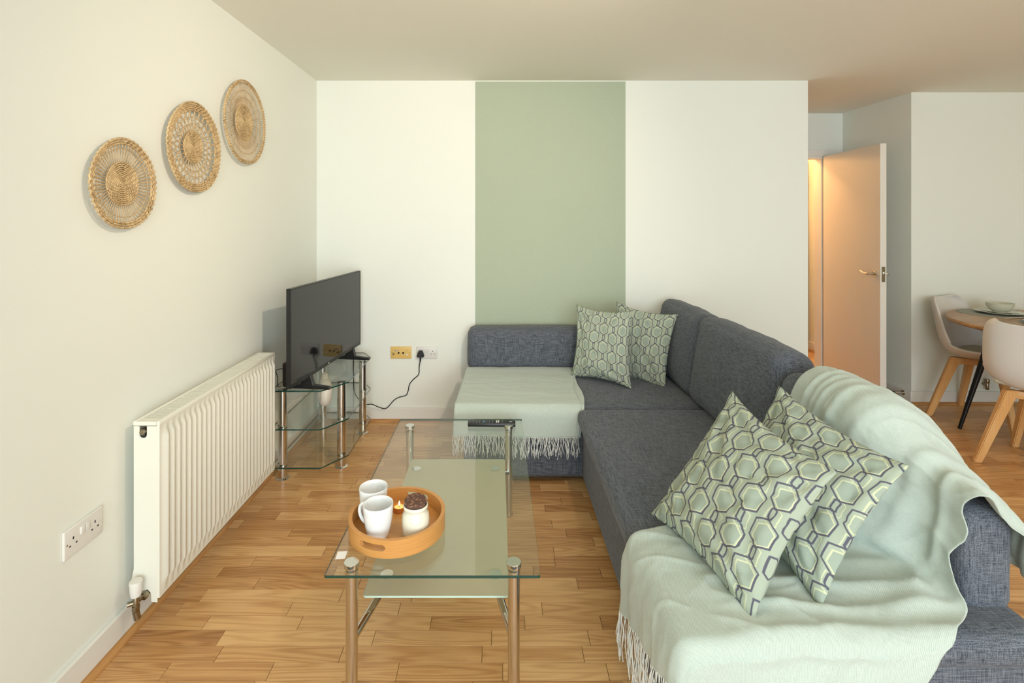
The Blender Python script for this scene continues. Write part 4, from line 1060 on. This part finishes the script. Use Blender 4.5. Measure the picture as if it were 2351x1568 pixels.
    if Y < YE and d < D_BACK+0.05:
        e = YE-Y; r_ = 0.03
        if e < r_*PI/2:
            a = e/r_; P3.y = YE-r_*math.sin(a); P3.z -= r_*(1-math.cos(a))
        else:
            P3.y = YE-r_-0.004+w_*0.8; P3.z -= r_+(e-r_*PI/2)
        P3.x += e*0.55*(1-sm(D_FRONT-0.1, D_FRONT+0.25, d))
    # flared flap where it overhangs the end of the backrest
    if d > D_BACK+0.1:
        fl_ = sm(0.90, 1.0, v_)*sm(D_BACK+0.2, D_TOP, d)
        P3.y -= 0.02*fl_; P3.z -= 0.055*fl_*sm(D_TOP-0.1, D_TOP+0.05, d)
        rel = sm(1.60, 1.32, Y)
        P3.z -= 0.03*rel*sm(D_TOP-0.12, D_TOP, d)
    return P3
t2 = thing('throw_blanket', 'large crumpled pale sage throw draped over the near end of the sofa seat and backrest', 'throw', (0.8, 1.45, 0.44), 0, 'pale sage throws on the sofa')
sheet('blanket', near_fn, 230, 130, 0.0022, M['throw'], t2, (1.9, 0.85))
rnd = random.Random(11)
rts = []
for i in range(120):
    vv = min(1, max(0, (i+rnd.uniform(-0.5, 0.5))/120))
    rts.append(near_fn(0.0, vv))
fringe(t2, rts, 0.135, (-1, 0, 0), 21, 0.0013)

# ================================================================== DINING
def chair(loc, facing, label):
    rz = math.atan2(facing[1], facing[0])-PI/2
    t = thing('dining_chair', label, 'chair', (loc[0], loc[1], 0), rz, 'white shell dining chairs with beech legs')
    prof = [(0.235, 0.440, 0.17), (0.225, 0.462, 0.205), (0.17, 0.470, 0.226), (0.08, 0.458, 0.236), (-0.02, 0.447, 0.242), (-0.10, 0.450, 0.244), (-0.160, 0.473, 0.244), (-0.200, 0.525, 0.242), (-0.225, 0.59, 0.236), (-0.242, 0.67, 0.226), (-0.262, 0.76, 0.208), (-0.276, 0.81, 0.180), (-0.284, 0.838, 0.14)]
    ctr = smoothpath([(a, b, c_) for a, b, c_ in prof], 4); n = len(ctr); m = 20
    bm = bmesh.new(); g = []
    for i, q in enumerate(ctr):
        a, b = ctr[max(0, i-1)], ctr[min(n-1, i+1)]; ty_, tz_ = b.x-a.x, b.y-a.y; l_ = math.hypot(ty_, tz_); ny, nz = tz_/l_, -ty_/l_   # points forward / up
        if nz < 0 and i < n*0.4: ny, nz = -ny, -nz
        f_ = i/(n-1); curl = 0.05+0.06*math.exp(-((f_-0.60)/0.30)**2)
        row_ = []
        for j in range(m+1):
            s = -1+2*j/m; x_ = q.z*math.sin(s*1.25)/math.sin(1.25); k = curl*abs(s)**2.6
            row_.append(bm.verts.new((x_, q.x+ny*k, q.y+nz*k)))
        g.append(row_)
    for i in range(n-1):
        for j in range(m): bm.faces.new((g[i][j], g[i][j+1], g[i+1][j+1], g[i+1][j]))
    bmesh.ops.recalc_face_normals(bm, faces=bm.faces)
    sh = obj('seat_shell', bm, M['shell'], t, world=False, ang=180)
    md = sh.modifiers.new('smooth', 'SUBSURF'); md.levels = 1; md.render_levels = 1
    md = sh.modifiers.new('thickness', 'SOLIDIFY'); md.thickness = 0.012; md.offset = 0
    bm = softbox(-0.185, 0.185, -0.15, 0.18, 0.462, 0.492, r=0.014, puff=(0, 0, 0.006), n=(14, 14, 4)); obj('seat_pad', bm, M['pad'], t, world=False, ang=180)
    def leg(sx_, sy_):
        bm = bmesh.new(); a = Vector((sx_*0.115, sy_*0.12, 0.438)); b = Vector((sx_*0.225, sy_*0.235, 0.0005))
        for (p, w_, dd_) in ((a, 0.030, 0.021), (b, 0.019, 0.015)):
            ux_ = Vector((sx_, sy_, 0)).normalized(); vx2 = Vector((-ux_.y, ux_.x, 0))
            for q in ((-1, -1), (1, -1), (1, 1), (-1, 1)): bm.verts.new(p+ux_*q[0]*w_+vx2*q[1]*dd_)
        bm.verts.ensure_lookup_table(); vv = list(bm.verts)
        bm.faces.new(vv[0:4]); bm.faces.new(vv[4:8][::-1])
        for i in range(4): bm.faces.new((vv[i], vv[4+i], vv[4+(i+1) % 4], vv[(i+1) % 4]))
        bmesh.ops.recalc_face_normals(bm, faces=bm.faces); bmesh.ops.bevel(bm, geom=list(bm.edges), offset=0.004, segments=2, affect='EDGES'); return bm
    for sx_ in (-1, 1):
        for sy_ in (-1, 1): obj('leg', leg(sx_, sy_), M['beech'], t, world=False)
    bm = bmesh.new()
    for an in (PI/4, -PI/4):
        box(bm, -0.17, 0.17, -0.018, 0.018, 0.392, 0.436, bev=0.004, mat=Matrix.Rotation(an, 4, 'Z'))
    obj('cross_rail', bm, M['beech'], t, world=False)
    return t
chair((3.42, 3.575), (0.43, -0.90), 'white shell dining chair with beech legs against the wall behind the table')
chair((3.11, 2.88), (0.90, 0.43), 'nearest white shell dining chair seen from behind, next to the sofa')
chair((4.15, 3.40), (-0.95, -0.1), 'white shell dining chair at the right edge of the photo beyond the table')
tb = thing('dining_table', 'round wooden dining table top on splayed black metal legs', 'table', (3.62, 3.22, 0))
bm = bmesh.new(); lathe(bm, (0, 0, 0), [(0, 0.722), (0.588, 0.722), (0.597, 0.728), (0.60, 0.737), (0.597, 0.746), (0.592, 0.75), (0, 0.75)], 96)
bmesh.ops.translate(bm, vec=(0, 0, 0), verts=bm.verts); bmesh.ops.recalc_face_normals(bm, faces=bm.faces); obj('table_top', bm, M['mango'], tb, world=False)
a1 = math.atan2(0.23, -0.49)
for k in range(4):
    a = a1+k*PI/2; bm = bmesh.new(); ca, sa = math.cos(a), math.sin(a)
    tube(bm, [(0.36*ca, 0.36*sa, 0.722), (0.545*ca, 0.545*sa, 0.001)], [0.024, 0.0105], 20); obj('leg', bm, M['blackmetal'], tb, world=False)
bm = bmesh.new()
for k in range(2): box(bm, -0.36, 0.36, -0.02, 0.02, 0.708, 0.7218, mat=Matrix.Rotation(a1+k*PI/2, 4, 'Z'))
obj('leg_frame', bm, M['blackmetal'], tb, world=False)
def dish(name, prof, c, mat, label, cat, group=None):
    bm = bmesh.new(); lathe(bm, (0, 0, 0), prof, 56); bmesh.ops.recalc_face_normals(bm, faces=bm.faces)
    o = obj(name, bm, mat, ang=60); o.location = c; return tag(o, label, cat, group)
pc = Vector((3.545, 3.60, 0.7503))
def wavy_mat(c, r, label, name='placemat', z=0.0, h=0.002):
    bm = bmesh.new(); poly = [(r*(1+0.02*math.sin(9*a_))*math.cos(a_), r*(1+0.02*math.sin(7*a_))*math.sin(a_)) for a_ in [2*PI*i/72 for i in range(72)]]
    prism(bm, poly, 0, h); o = obj(name, bm, M['mat'], smooth=False); o.location = (c[0], c[1], c[2]+z); return tag(o, label, 'placemat', 'grey placemats on the dining table')
wavy_mat((3.50, 3.62, 0.7503), 0.185, 'round grey placemat under the far plates and bowl')
plate_prof = lambda R_: [(0, 0), (R_*0.55, 0), (R_*0.62, 0.003), (R_*0.97, 0.014), (R_, 0.0165), (R_*0.985, 0.018), (R_*0.62, 0.0075), (R_*0.5, 0.005), (0, 0.005)]
dish('dinner_plate', plate_prof(0.135), pc+Vector((0, 0, 0.0026)), M['sage_ceramic'], 'large pale plate at the bottom of the stack on the dining table', 'plate')
dish('side_plate', plate_prof(0.105), pc+Vector((0, 0, 0.0085)), M['sage_ceramic'], 'smaller pale plate directly under the bowl on the dining table', 'plate')
dish('bowl', [(0, 0), (0.035, 0), (0.04, 0.004), (0.06, 0.018), (0.074, 0.045), (0.0775, 0.064), (0.0755, 0.065), (0.071, 0.045), (0.056, 0.021), (0.03, 0.009), (0, 0.008)], pc+Vector((0.0, 0.0, 0.0145)), M['sage_ceramic'], 'pale round bowl on top of the two stacked plates', 'bowl')
wavy_mat((3.53, 3.20, 0.7503), 0.185, 'round grey placemat nearest the chair seen from behind')
dish('dinner_plate', plate_prof(0.135), Vector((3.50, 3.21, 0.7529)), M['sage_ceramic'], 'pale plate on the near placemat of the dining table', 'plate')
bm = bmesh.new()
tube(bm, smoothpath([(3.40, 3.42, 0.754), (3.46, 3.425, 0.7555), (3.53, 3.43, 0.754)], 5), 0.003, 8)
lathe(bm, (3.55, 3.432, 0.7515), [(0, 0), (0.014, 0.0), (0.018, 0.004), (0.013, 0.0025), (0, 0.002)], 20)
tag(obj('spoon', bm, M['chrome']), 'steel spoon lying between the two place settings', 'spoon')
# valve by the dining skirting
rv = thing('pipe_valve', 'small nickel pipe valve low on the dining wall behind the table leg', 'valve', (3.73, YD-0.02, 0.12))
bm = bmesh.new(); tube(bm, [(3.73, YD-0.0005, 0.155), (3.73, YD-0.035, 0.155)], 0.011, 12); cyl(bm, (3.73, YD-0.035, 0.12), 0.012, 0.05, 16, bev=0.002); cyl(bm, (3.73, YD-0.035, 0.17), 0.016, 0.03, 16, bev=0.003); obj('valve_body', bm, M['brass'], rv)
